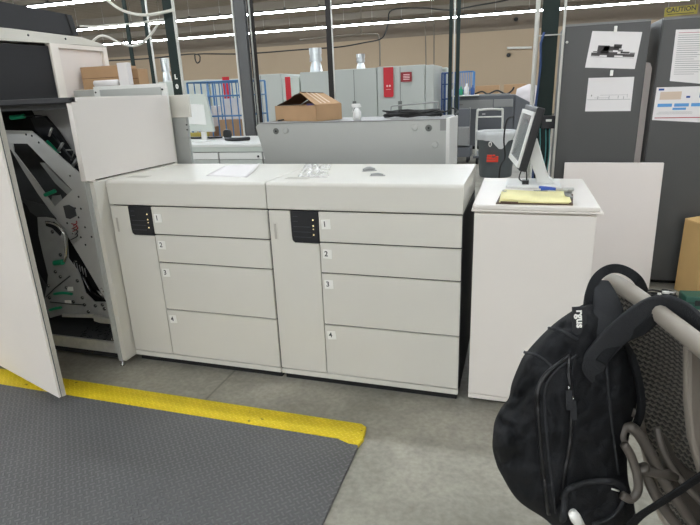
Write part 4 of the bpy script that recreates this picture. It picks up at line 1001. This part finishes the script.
# ------------------------------------------------------------------ dark grey machine at back
DM = thing('dark_grey_machine', 'long dark grey machine with light control strip behind the bin', 'machine', (1.3, 11.6, 0))
DO = -Vector(DM.location)
def db(mb, name, m, **k): mb.v = [v+DO for v in mb.v]; return mb.build(name, m, DM, **k)
db(MB().box(.42, 1.86, 11.0, 12.0, .07, 1.22), 'body', 'dark_machine', bevel=.02)
db(MB().box(.44, 1.84, 11.05, 11.95, 0, .07), 'plinth', 'black_matte')
db(MB().box(.50, 1.38, 10.985, 10.9995, .93, 1.13), 'control_strip', 'mid_machine', bevel=.01)
db(MB().box(1.40, 1.83, 10.985, 10.9995, .96, 1.13), 'side_strip', 'mid_machine', bevel=.01)
db(MB().prism([(1.861, 11.0, .07), (2.55, 11.0, .07), (2.55, 11.0, .86), (1.861, 11.0, 1.22)], (0, 1.0, 0)), 'sloped_end', 'dark_machine', bevel=.02)
db(MB().box(.30, 1.05, 10.9, 11.5, 1.2205, 1.245), 'top_tray', 'case_white', bevel=.005)
db(MB().box(1.06, 1.75, 11.05, 11.5, 1.2205, 1.25), 'output_tray', 'mid_machine', bevel=.005)
db(MB().box(.55, .70, 10.98, 10.984, 1.02, 1.05), 'badge', 'ink_soft')
db(MB().box(1.15, 1.22, 10.96, 10.9995, .80, .82), 'latch', 'case_white')
for i, (x, w2, hh, m, lab) in enumerate(((.38, .055, .2, 'paper', 'small white bottle'), (.51, .05, .24, 'blue_steel', 'blue bottle'), (.63, .05, .2, 'green_plastic', 'green bottle'), (.76, .055, .26, 'paper', 'white bottle with pale cap'), (.90, .05, .22, 'blue_steel_dark', 'dark blue bottle'))):
    o = MB().lathe((0, 0, 0), [(w2*.9, 0), (w2, hh*.1), (w2, hh*.65), (w2*.4, hh*.8), (w2*.4, hh)], 10).build('bottle', m); o.location = (x, 11.15, 1.2455); tag(o, lab+' on the white tray of the dark grey machine', 'bottle', 'bottles on the white tray')
# cables lying on it and white reflector dish
hang('cable_on_machine', [(475, 94), (482, 91.5), (488, 94), (497, 90.5), (506, 94), (512, 90.5), (514, 87)], 11.2, .02, 'black_cable', 'black arm and cable lying on the dark grey machine')
o = MB().lathe((2.15, 11.55, .98), [(.06, -.3), (.36, -.26), (.46, 0), (.42, .2), (.1, .28)], 24, axis='X'); db(o, 'white_drum', 'drum_white')
for (u0, u1, v0, v1, lab) in ((475.5, 498.5, 86, 95, 'tan cardboard box behind the dark grey machine, left one'), (504, 525.5, 84.5, 95, 'tan cardboard box behind the dark grey machine, right one')):
    a = aty(u0, v0, 13.5); b = aty(u1, v1, 13.5); t = thing('cardboard_box', lab, 'box', ((a.x+b.x)/2, 13.8, 0)); w2 = (b.x-a.x)/2
    B(-w2, w2, -.3, .3, .7, a.z).build('carton_body', 'cardboard', t, .01); B(-w2, w2, -.3, .3, 0, .699).build('lower_carton', 'cardboard', t, .01)

# grey cart left of the bin
KC = thing('utility_cart', 'small dark grey utility cart with a bin on its shelf', 'cart', (.86, 8.85, 0))
KO = -Vector(KC.location)
def kb(mb, name, m, **k): mb.v = [v+KO for v in mb.v]; return mb.build(name, m, KC, **k)
kb(MB().box(.66, 1.06, 8.85, 8.90, .66, 1.02), 'back_panel', 'dark_machine', bevel=.01)
kb(MB().box(.72, 1.07, 8.60, 8.84, .32, .68), 'bin', 'mid_machine', bevel=.02)
kb(MB().box(.70, 1.12, 8.50, 8.95, .12, .30), 'lower_shelf', 'dark_machine', bevel=.01)
mb = MB()
for x in (.68, 1.05): mb.tube([(x, 8.92, .08), (x, 8.92, 1.04)], .014, 6)
kb(mb, 'upright', 'steel_dull')
for x in (.76, 1.06):
    for y in (8.56, 8.88): kb(MB().lathe((x-.02, y, .06), [(.058, 0), (.058, .04)], 12, axis='X'), 'wheel', 'black_plastic')

# trash can + bag
TR = thing('trash_can', 'grey round rubbish bin with a clear plastic liner behind the feeders', 'bin', (1.67, 6.95, 0))
MB().lathe((0, 0, 0), [(.25, 0), (.26, .02), (.30, .66), (.315, .67), (.32, .70), (.305, .705), (.285, .66), (.24, .03)], 28).build('bin_body', 'trash_grey', TR)
n = 40; vs = []; fs = []; prof = [(.287, .64), (.297, .715), (.315, .735), (.332, .725), (.334, .67), (.328, .60)]
for i, (r, z) in enumerate(prof):
    for k in range(n):
        a = 2*PI*k/n; rr = r+(.012*noise.noise(Vector((math.cos(a)*5, math.sin(a)*5, z*9))) if i > 2 else .004*math.sin(a*9)); zz = z+(.03*noise.noise(Vector((math.cos(a)*2.5, math.sin(a)*2.5, 1))) if i > 4 else 0)
        if i == 5 and -1.5 < ((a-5.1+PI) % (2*PI))-PI < .55: zz -= .16*max(0, 1-abs(((a-4.95+PI) % (2*PI))-PI)/.45)
        vs.append((rr*math.cos(a), rr*math.sin(a), zz))
for i in range(len(prof)-1):
    for k in range(n): fs.append((i*n+k, i*n+(k+1) % n, (i+1)*n+(k+1) % n, (i+1)*n+k))
MB().add(vs, fs, smooth=True).build('liner', 'bag_plastic', TR)['label'] = 'clear plastic liner'
c = aty(492.5, 158, 6.68)-Vector(TR.location)
mb = MB()
for (x0, x1, z0, z1) in ((-.085, -.01, .015, .055), (0, .04, .03, .055), (-.09, .06, -.02, .008), (-.09, .09, -.06, -.03), (.05, .09, -.03, .03)):
    mb.box(c.x+x0, c.x+x1, -.312, -.285, c.z+z0, c.z+z1)
mb.build('red_marking', 'trash_red', TR)
mb = MB(); cc = aty(490, 144.5, 6.6)-Vector(TR.location); mb.tube([(cc.x+.02*math.cos(k), -.31, cc.z+.035*math.sin(k)) for k in [i*PI/5 for i in range(10)]], .007, 6, closed=True); mb.build('handle_ring', 'label_white', TR)
# platform trolley handle
PT = thing('platform_trolley', 'platform trolley with a pale tubular handle behind the bin', 'trolley', (1.47, 8.6, 0))
a = aty(477, 110, 8.3); b = aty(502.5, 109, 8.3); w2 = (b.x-a.x)/2
MB().tube(smooth_path([(-w2, -.3, .17), (-w2, -.3, a.z-.08), (-w2+.06, -.3, a.z), (w2-.06, -.3, a.z), (w2, -.3, a.z-.08), (w2, -.3, .17)], 5), .02, 8).build('handle', 'pale_conduit', PT)
MB().tube([(-w2, -.3, a.z-.13), (w2, -.3, a.z-.13)], .012, 8).build('cross_bar', 'pale_conduit', PT)
B(-w2-.05, w2+.05, -.35, .5, .13, .17).build('platform', 'dark_machine', PT, .01)
for x in (-w2+.02, w2-.02):
    for y in (-.25, .4): MB().lathe((x-.02, y, .062), [(.06, 0), (.06, .04)], 12, axis='X').build('wheel', 'black_plastic', PT)

# ------------------------------------------------------------------ desk with monitor
DK = thing('white_desk', 'white desk with drawers behind the left feeder under the monitor', 'desk', (-.95, 3.3, 0))
B(-1.3, .62, -.46, .6, .92, .95).build('desk_top', 'case_white', DK, .006)
B(-1.28, .60, -.455, .58, .87, .919).build('apron', 'bank_grey_light', DK)
B(-1.28, .60, -.43, .58, 0.0, .869).build('desk_body', 'mid_machine', DK)
for i, (x0, x1) in enumerate(((-1.27, -.10), (-.08, .42), (.44, .59))):
    B(x0, x1, -.45, -.4305, .79, .860).build('drawer_front', 'case_white', DK, .003); B(x0, x1, -.45, -.4305, .10, .785).build('lower_front', 'bank_grey', DK, .003)
B(-.60, -.57, -.05, .05, 0.8, .81).build('hidden_rail', 'mid_machine', DK)
bpy.data.objects.remove(bpy.data.objects['hidden_rail'])
mb = MB()
for x in (.38, .50): mb.lathe((x, -.456, .82), [(.012, 0), (.012, .006)], 8, axis='Y')
mb.build('drawer_knob', 'black_plastic', DK)
P1 = [aty(183, 94, 3.2), aty(205, 94.2, 3.2), aty(214, 132, 3.2), aty(181, 131, 3.2)]
c = (P1[0]+P1[2])/2; DMn = thing('desk_monitor', 'white monitor seen from behind on the white desk', 'monitor', (c.x, 3.2, .951))
o_ = Vector(DMn.location)
MB().hexa([p-o_ for p in P1], [p-o_+Vector((0, .045, 0)) for p in P1]).build('monitor_back', 'bank_grey_light', DMn, .01)
P2 = [aty(188, 104, 3.19), aty(203.5, 104.5, 3.19), aty(206.5, 125, 3.19), aty(186, 124, 3.19)]
MB().hexa([p-o_ for p in P2], [p-o_+Vector((0, .008, 0)) for p in P2]).build('rear_cover', 'case_white', DMn, .003)
mb = MB(); mb.box(-.03, .03, .046, .075, .002, .3); mb.box(-.10, .10, -.06, .13, 0, .012); mb.build('monitor_stand', 'case_white', DMn, .003)
MB().tube(smooth_path([aty(189, 126, 3.15)-o_, aty(188, 130, 3.15)-o_, aty(187, 135, 3.12)-o_, Vector((-.19, -.12, .012))], 4), .008, 6).build('monitor_cable', 'black_cable', DMn)
def lay(name, u, v, z, mb, m, label, cat, rz=0):
    o = mb.build(name, m); o.location = atz(u, v, z); o.rotation_euler = (0, 0, rz); return tag(o, label, cat)
lay('yellow_folder', 199, 137.5, .951, B(-.28, .12, -.05, .05, 0, .06), 'caution_yellow', 'yellow folder lying below the desk monitor', 'folder')
lay('black_tray', 205, 138.6, .951, MB().tube([(-.28, 0, .012), (.18, .02, .012), (.22, .04, .012)], (.012, .05), 8, flat=(0, 0, 1)), 'black_plastic', 'long flat black tool on the white desk', 'tool')
lay('black_tool', 237, 140.8, .951, MB().tube(smooth_path([(-.14, .02, .02), (-.05, -.03, .02), (.05, -.03, .02), (.13, .05, .02)], 4), (.02, .03), 8, flat=(0, 0, 1)), 'black_plastic', 'curved black tool at the right end of the white desk', 'tool')
lay('desk_paper', 194, 141, .951, B(-.12, .12, -.08, .08, 0, .002), 'paper', 'white paper lying on the left of the white desk', 'paper')
o = MB().lathe((0, 0, 0), [(.04, 0), (.055, .03), (.05, .08), (.03, .10)], 14).build('black_pot', 'black_plastic'); o.location = (aty(227, 130, 3.6).x, 3.6, .951); tag(o, 'black pot standing on the white desk before the cage', 'pot')

# ------------------------------------------------------------------ mesh-back office chair
CH = thing('office_chair', 'beige framed office chair with dark woven mesh back, backpack hung on it', 'chair', (2.62, -1.36, 0))
CO = -Vector(CH.location)
def cb(mb, name, m, parent=CH, **k): mb.v = [v+CO for v in mb.v]; return mb.build(name, m, parent, **k)
CA = Vector((2.232, -1.075, 1.045)); CS_ = Vector((.128, -.485, 0)); CT = Vector((.15, .0, -.54)); CN = Vector((-.94, -.25, -.2)).normalized()
def back(s, t, off=0):
    p = CA+CS_*s+CT*t
    p = p+CN*(-.05*(1-(2*s-1)**2)*(1-abs(2*t-1)**2)+.0) + Vector((0, 0, -.02*(2*s-1)**4))
    w = .05*t*(1 if s > .5 else -1)*abs(2*s-1)
    return p+CN*off-CS_.normalized()*w
n, m_ = 26, 26; vs = []; fs = []
for i in range(n+1):
    for j in range(m_+1): vs.append(back(i/n, j/m_))
for i in range(n):
    for j in range(m_): fs.append((i*(m_+1)+j, (i+1)*(m_+1)+j, (i+1)*(m_+1)+j+1, i*(m_+1)+j+1))
mem = cb(MB().add(vs, fs, smooth=True), 'mesh_back', 'weave')
uv = mem.data.uv_layers.new(name='UVMap')
for lp_ in mem.data.loops:
    k = lp_.vertex_index; uv.data[lp_.index].uv = ((k // (m_+1))/n, (k % (m_+1))/m_)
so = mem.modifiers.new('s', 'SOLIDIFY'); so.thickness = .002
loop = [back(s, 0, .002) for s in (0.06, .2, .35, .5, .65, .8, .94)]+[back(1, t) for t in (.06, .25, .5, .75, .94)]+[back(s, 1) for s in (.94, .7, .5, .3, .06)]+[back(0, t) for t in (.94, .75, .5, .25, .06)]
sp = smooth_path(loop, 5, closed=True); rr_ = []
for p in sp: rr_.append((.013, .0185) if p.z > .98 else (.011, .014))
cb(MB().tube(sp, rr_, 12, closed=True, flat=CN), 'back_frame', 'chair_frame')
def pt(path, t0, t1=None):
    N = len(path); t1 = t0 if t1 is None else t1
    return [atd(u, v, t0+(t1-t0)*i/(N-1)) for i, (u, v) in enumerate(path)]
cb(MB().tube(smooth_path(pt([(625, 446), (622, 436), (626, 427), (636, 431), (648, 449), (662, 477), (681, 506), (702, 536), (730, 572)], .99, .99), 5), [.008]*12+[.0105]*29, 10), 'support_arm', 'chair_frame_dark')
cb(MB().tube(smooth_path(pt([(624, 444), (631, 456), (637, 474), (638, 490), (631, 499), (622, 495)], .955, .955), 5), .0078, 10), 'tilt_hook', 'chair_frame_dark')
cb(MB().tube(smooth_path(pt([(657, 428), (661, 444), (668, 460), (680, 478), (694, 494), (712, 512)], 1.0, .97), 5), .007, 8), 'support_rod', 'chair_frame_dark')
cb(MB().tube(smooth_path(pt([(645, 470), (655, 494), (668, 514), (684, 534)], 1.0, 1.0), 5), .010, 8), 'support_rod', 'chair_frame_dark')
cb(MB().tube(pt([(636, 468), (654, 472), (676, 476)], .985), .010, 10), 'cross_link', 'chair_frame_dark'); cb(MB().tube(pt([(632, 412), (644, 416)], 1.02), .009, 8), 'frame_stub', 'chair_frame_dark'); cb(MB().tube(pt([(641, 467), (643, 470)], .965), .014, 10), 'pivot_boss', 'chair_frame_dark')
def slabpx(path, t, th, name, m, **k):
    P_ = [atd(u, v, t) for u, v in path]; return cb(MB().prism(P_, FW*th), name, m, **k)
slabpx([(658, 428), (668, 437), (674, 449), (677, 457), (688, 468), (702, 477), (745, 490), (745, 560), (700, 545), (680, 505), (668, 478)], 1.03, .02, 'lumbar_plate', 'chair_frame_dark', bevel=.004)
slabpx([(688, 345), (700, 352), (760, 380), (764, 520), (704, 482), (692, 440), (688, 400)], .86, .018, 'spine_plate', 'chair_frame_mid', bevel=.006)
# seat, column and star base
sx, sy = 2.70, -1.30
vs = []; 
mb = MB()
mb.prism([(2.46, -1.56, .43), (2.46, -1.10, .43), (2.52, -1.06, .43), (2.92, -1.04, .43), (2.97, -1.10, .43), (2.97, -1.52, .43), (2.92, -1.58, .43), (2.52, -1.60, .43)], (0, 0, .035)); cb(mb, 'seat', 'bag_cloth_light', bevel=.012)
mb = MB(); mb.box(2.50, 2.78, -1.38, -1.26, .36, .429); mb.hexa([Vector((2.40, -1.37, .44)), Vector((2.52, -1.37, .37)), Vector((2.52, -1.27, .37)), Vector((2.40, -1.27, .44))], [Vector((2.42, -1.37, .50)), Vector((2.54, -1.37, .42)), Vector((2.54, -1.27, .42)), Vector((2.42, -1.27, .50))]); cb(mb, 'tilt_mechanism', 'chair_frame_dark', bevel=.006)
cb(MB().lathe((sx, sy, .10), [(.03, 0), (.03, .14), (.02, .145), (.02, .27)], 14), 'gas_column', 'black_plastic')
for k in range(5):
    a = 2*PI*k/5+.4; d = Vector((math.cos(a), math.sin(a), 0)); c = Vector((sx, sy, 0))
    lg = MB().tube([c+d*.03+Vector((0, 0, .13)), c+d*.18+Vector((0, 0, .115)), c+d*.30+Vector((0, 0, .085))], [(.02, .022), (.016, .018), (.012, .015)], 8); lo_ = cb(lg, 'leg', 'chair_frame_dark')
    w_ = MB(); e = c+d*.30; s_ = Vector((-d.y, d.x, 0))
    for q in (-.022, .010): 
        pts_ = [e+s_*q+d*(.028*math.cos(x))+Vector((0, 0, .03+.028*math.sin(x))) for x in [i*PI/8 for i in range(16)]]; w_.prism(pts_, s_*.012)
    w_.tube([e+Vector((0, 0, .03))-s_*.02, e+Vector((0, 0, .03))+s_*.02], .006, 6); w_.tube([e+Vector((0, 0, .03)), e+Vector((0, 0, .08))], .006, 6)
    w_.v = [v+CO for v in w_.v]; w_.build('caster', 'black_plastic', lo_)

# ------------------------------------------------------------------ backpack
BP = thing('backpack', 'black backpack hanging by its straps from the back of the mesh chair', 'backpack', (2.14, -1.25, .55))
BO = -Vector(BP.location)
def kk(mb, name, m, parent=BP, **k): mb.v = [v+BO for v in mb.v]; return mb.build(name, m, parent, **k)
OUT = [(590, 302), (573, 311), (551, 327), (527, 352), (519, 366), (512, 384), (509, 398), (502, 407), (495.5, 420), (493.5, 434), (493, 448), (496, 461), (501, 473), (517.7, 499.5), (543, 517), (556, 527), (580, 538), (612, 540), (634, 528), (634, 505), (628, 480), (627, 455), (630, 430), (636, 405), (637, 380), (631, 356), (621, 335), (608, 316), (598, 304)]
def sm2(pts, n):
    return [(p.x, p.y) for p in smooth_path([Vector((a, b, 0)) for a, b in pts], n, closed=True)]
O2 = sm2(OUT, 7); NO_ = len(O2)
CX, CY = 570, 425; T0 = 1.06; DC = ray(CX, CY)
ZA = [(570, 356), (556, 366), (545, 376), (538, 390), (538, 410), (541, 449), (545, 484), (549, 514)]
ZB_ = [(569, 357), (568.5, 375), (571, 391), (571, 415), (569.6, 443), (565, 471), (562, 499)]
SR = [(606, 360), (609, 396), (612, 427), (618, 474)]
F1 = [(524, 352), (534, 355), (541, 358), (554, 368)]
F2 = [(549, 328), (564, 332), (578, 340)]
F3 = [(500, 418), (507, 424), (516, 428), (521, 437)]
F4 = [(503, 404), (511, 410), (518, 408), (527, 400)]
F6 = [(512, 392), (520, 398), (530, 396), (537, 388)]
F7 = [(584, 372), (590, 385), (600, 392)]
F8 = [(556, 402), (560, 425), (556, 450)]
F5 = [(497, 452), (505, 462), (512, 460), (518, 452)]
def pd(p, pl):
    best = 1e9
    for (a, b), (c, d) in zip(pl, pl[1:]):
        vx, vy = c-a, d-b; t = max(0, min(1, ((p[0]-a)*vx+(p[1]-b)*vy)/(vx*vx+vy*vy)))
        best = min(best, math.hypot(p[0]-a-t*vx, p[1]-b-t*vy))
    return best
def relief(u, v):
    h = 0
    for pl, a, w in ((ZA, .010, 5), (ZB_, .007, 4), (SR, .007, 5), (F1, .012, 5), (F2, .009, 4), (F3, .022, 4), (F4, .018, 4), (F5, .018, 4), (F6, .014, 4), (F7, .010, 3.5), (F8, .010, 3.5)):
        h -= a*math.exp(-(pd((u, v), pl)/w)**2)
    h += .018*noise.noise(Vector((u/34, v/46, .5)))+.013*noise.noise(Vector((u/13+v/40, v/17, 4)))+.004*noise.noise(Vector((u/6+v/14, v/9-u/16, 9)))
    h += .020*math.exp(-((u-507)**2+(v-436)**2)/260)+.012*math.exp(-((u-585)**2+(v-330)**2)/300)
    h += .010*math.sin((u*.55+v*.8)/9)*math.exp(-((u-510)/22)**2-((v-440)/45)**2)+.007*math.sin((u*.9-v*.5)/8)*math.exp(-((u-575)/40)**2-((v-345)/28)**2)
    h += .028*math.exp(-((u-552)**2/500+(v-400)**2/3000))-.012*math.exp(-((u-590)**2/500+(v-430)**2/3000))
    return h
RN = 48; vs = []; fs = []
def bagpt(u, v, r, side):
    base = atd(u, v, T0); H = .125*(max(0, 1-r**2.4))**.55
    d = H+(relief(u, v)*min(1, (1-r)*8) if side < 0 else .3*relief(u, v)*min(1, (1-r)*5))
    return base+DC*(side*d)
for side in (-1, 1):
    o = len(vs)
    vs.append(bagpt(CX, CY, 0, side))
    for j in range(1, RN+1 if side < 0 else RN):
        r = math.sin(PI/2*j/RN)
        for k in range(NO_):
            u = CX+(O2[k][0]-CX)*r; v = CY+(O2[k][1]-CY)*r; vs.append(bagpt(u, v, r, side))
    if side < 0: rim = o+1+(RN-1)*NO_
    R_ = RN if side < 0 else RN-1
    for k in range(NO_):
        k2 = (k+1) % NO_; fs.append((o, o+1+k, o+1+k2))
        for j in range(R_-1): fs.append((o+1+j*NO_+k, o+1+(j+1)*NO_+k, o+1+(j+1)*NO_+k2, o+1+j*NO_+k2))
        if side > 0: fs.append((o+1+(R_-1)*NO_+k, rim+k, rim+k2, o+1+(R_-1)*NO_+k2))
bvh = BVHTree.FromPolygons([tuple(v) for v in vs], fs)
body = kk(MB().add(vs, fs, smooth=True), 'bag_body', 'bag_cloth')
def on(u, v, lift=.002):
    d = ray(u, v).normalized(); loc, nrm, idx, dist = bvh.ray_cast(CAM, d)
    if loc is None: return atd(u, v, T0)-d*lift
    return loc-d*lift
def line(path, r, name, m, n=6, lift=.001, parent=body):
    P_ = smooth_path([Vector((a, b, 0)) for a, b in path], n); return kk(MB().tube([on(p.x, p.y, lift) for p in P_], r, 8), name, m, parent)
for z in (ZA, ZB_): line(z, .0042, 'zipper', 'zip_black')
for s in (SR, F1, F2): line(s, .003, 'seam_piping', 'bag_cloth_light')
line([(p[0]+7, p[1]-1) for p in ZA], .0025, 'seam_piping', 'bag_cloth_light')
# zipper pulls
for (u, v, lab) in ((568.5, 386, 0), (572.5, 396, 1)):
    t_ = MB().tube([on(u, v, .008), on(u+.6, v+5, .010)], .0022, 6); kk(t_, 'zipper_slider', 'chrome', body)
    a, b = on(u, v+4, .010), on(u+.8, v+24, .012); r_ = RT*.0055
    kk(MB().hexa([a-r_, a+r_, b+r_*1.1, b-r_*1.1], [p-FW*.003 for p in (a-r_, a+r_, b+r_*1.1, b-r_*1.1)]), 'zipper_pull', 'bag_cloth_light', body, bevel=.001)
# tag with lettering
tc_ = on(579.8, 321, .012); dn = (-UP*1+RT*.06+FW*.12).normalized(); rt = (RT-dn*RT.dot(dn)).normalized(); fr_ = rt.cross(dn).normalized()
if fr_.dot(FW) > 0: fr_ = -fr_
q = [tc_-dn*.026-rt*.0125, tc_-dn*.026+rt*.0125, tc_+dn*.026+rt*.0125, tc_+dn*.026-rt*.0125]
tg = kk(MB().hexa(q, [p-fr_*.004 for p in q]), 'brand_tag', 'bag_cloth_light', body)
text('tag_lettering', 'rgus', .0195, 'label_white', tuple(tc_+fr_*.0008-dn*.004+BO), dn, rt, tg, .0004, bold=.0006)
# side pocket with rim
pk = [(568, 506), (566, 492), (577, 484.5), (594, 481), (612, 481), (622, 487), (625, 500), (627, 520), (614, 532), (588, 534), (572, 524)]
pc = MB(); vs2 = []; fs2 = []; K = len(pk); PS = sm2(pk, 4); NP = len(PS)
cu_, cv_ = 596, 508
vs2.append(on(cu_, cv_, .012))
for j in range(1, 9):
    r = j/8
    for (a, b) in PS: vs2.append(on(cu_+(a-cu_)*r, cv_+(b-cv_)*r, .012-.006*r**3+.005*noise.noise(Vector((a/15, b/12, j*.3)))))
for k in range(NP):
    k2 = (k+1) % NP; fs2.append((0, 1+k, 1+k2))
    for j in range(7): fs2.append((1+j*NP+k, 1+(j+1)*NP+k, 1+(j+1)*NP+k2, 1+j*NP+k2))
pko = kk(MB().add(vs2, fs2, smooth=True), 'side_pocket', 'bag_cloth', BP); so = pko.modifiers.new('s', 'SOLIDIFY'); so.thickness = .008; so.offset = -1
P_ = smooth_path([Vector((a, b, 0)) for a, b in ((563, 520), (564.5, 506), (566, 492), (577, 485), (594, 481.5), (612, 481.5), (622, 487), (624, 497))], 5)
kk(MB().tube([on(p.x, p.y, .014) for p in P_], (.0075, .005), 8), 'pocket_rim', 'bag_cloth_light', pko)
P_ = smooth_path([Vector((a, b, 0)) for a, b in ((624, 500), (618, 510), (608, 519), (592, 524))], 5)
kk(MB().tube([on(p.x, p.y, .020) for p in P_], (.004, .003), 8), 'pocket_seam', 'bag_cloth_light', pko)
kk(MB().tube([on(612, 489, .02), on(619, 491, .02)], .0017, 6), 'pocket_stitch', 'label_white', pko)
ec = on(576, 518, .026)
o = MB().tube([Vector((0, 0, 0)), (on(578, 522, .026)-on(572, 512, .026))*.6, (on(582, 527, .024)-on(572, 512, .026))], [(.008, .006), (.0105, .008), (.007, .006)], 12).build('plastic_case', 'label_white'); o.location = on(572, 512, .026)
tag(o, 'white rounded plastic end poking out of the backpack side pocket', 'plastic cap')
# straps
def strap(path, ts, r, name, m='bag_cloth', n=5, parent=BP, flat=None, sq=.35):
    P_ = [atd(u, v, t) for (u, v), t in zip(path, ts)]; rad = r
    sp_ = smooth_path(P_, n)
    if isinstance(r, list):
        rad = [(r[min(int(i/n), len(r)-1)][0]*(1-(i % n)/n)+r[min(int(i/n)+1, len(r)-1)][0]*((i % n)/n), r[0][1]) for i in range(len(sp_))]
    return kk(MB().tube(sp_, rad, 20, flat=flat if flat is not None else RT, sq=sq), name, m, parent, bevel=0)
strap([(588, 308), (590, 294), (596, 279), (606, 270.5), (617, 268.5), (628, 272), (638, 280), (644, 292)], [1.02, 1.03, 1.05, 1.06, 1.05, 1.035, 1.03, 1.08], (.009, .0035), 'grab_strap', 'bag_cloth')
strap([(600, 283), (606, 300), (608, 316), (604, 332), (596, 346)], [1.055, 1.02, 1.0, .97, .96], [(.016, .008), (.024, .008), (.029, .008), (.030, .008), (.024, .008)], 'shoulder_pad', 'bag_cloth_light')
sh = strap([(584, 385), (594, 362), (606, 346), (622, 330), (638, 317), (654, 308), (670, 307), (686, 315), (701, 329), (714, 348), (722, 372)], [.97, .955, .945, .935, .925, .915, .90, .88, .855, .85, .90], [(.0045, .022), (.0045, .022)], 'shoulder_strap', 'bag_cloth_light', flat=FW)
strap([(600, 362), (612, 346), (626, 336), (640, 330), (652, 320), (664, 313)], [.95, .945, .94, .93, .92, .905], (.005, .010), 'strap_edge', 'bag_cloth', flat=FW, parent=sh)
strap([(622, 340), (632, 358), (639, 384), (641, 410), (634, 430)], [1.0, .99, .99, 1.0, 1.02], (.006, .006), 'strap_webbing', 'bag_cloth')
strap([(628, 528), (640, 516), (660, 503), (682, 489), (704, 474), (730, 458)], [.96, .92, .89, .86, .84, .82], (.002, .0105), 'waist_webbing', 'bag_cloth', flat=FW)

# ------------------------------------------------------------------ world and view
w = bpy.data.worlds.new('world'); sc.world = w; w.use_nodes = True
w.node_tree.nodes['Background'].inputs[0].default_value = (.9, .93, 1, 1); w.node_tree.nodes['Background'].inputs[1].default_value = .3
sc.view_settings.view_transform = 'Standard'; sc.view_settings.look = 'None'; sc.view_settings.gamma = 1; sc.view_settings.use_curve_mapping = False
sc.view_settings.exposure = 1.0
sc.cycles.max_bounces = 8; sc.cycles.diffuse_bounces = 5; sc.cycles.use_denoising = True; sc.cycles.sample_clamp_indirect = 6
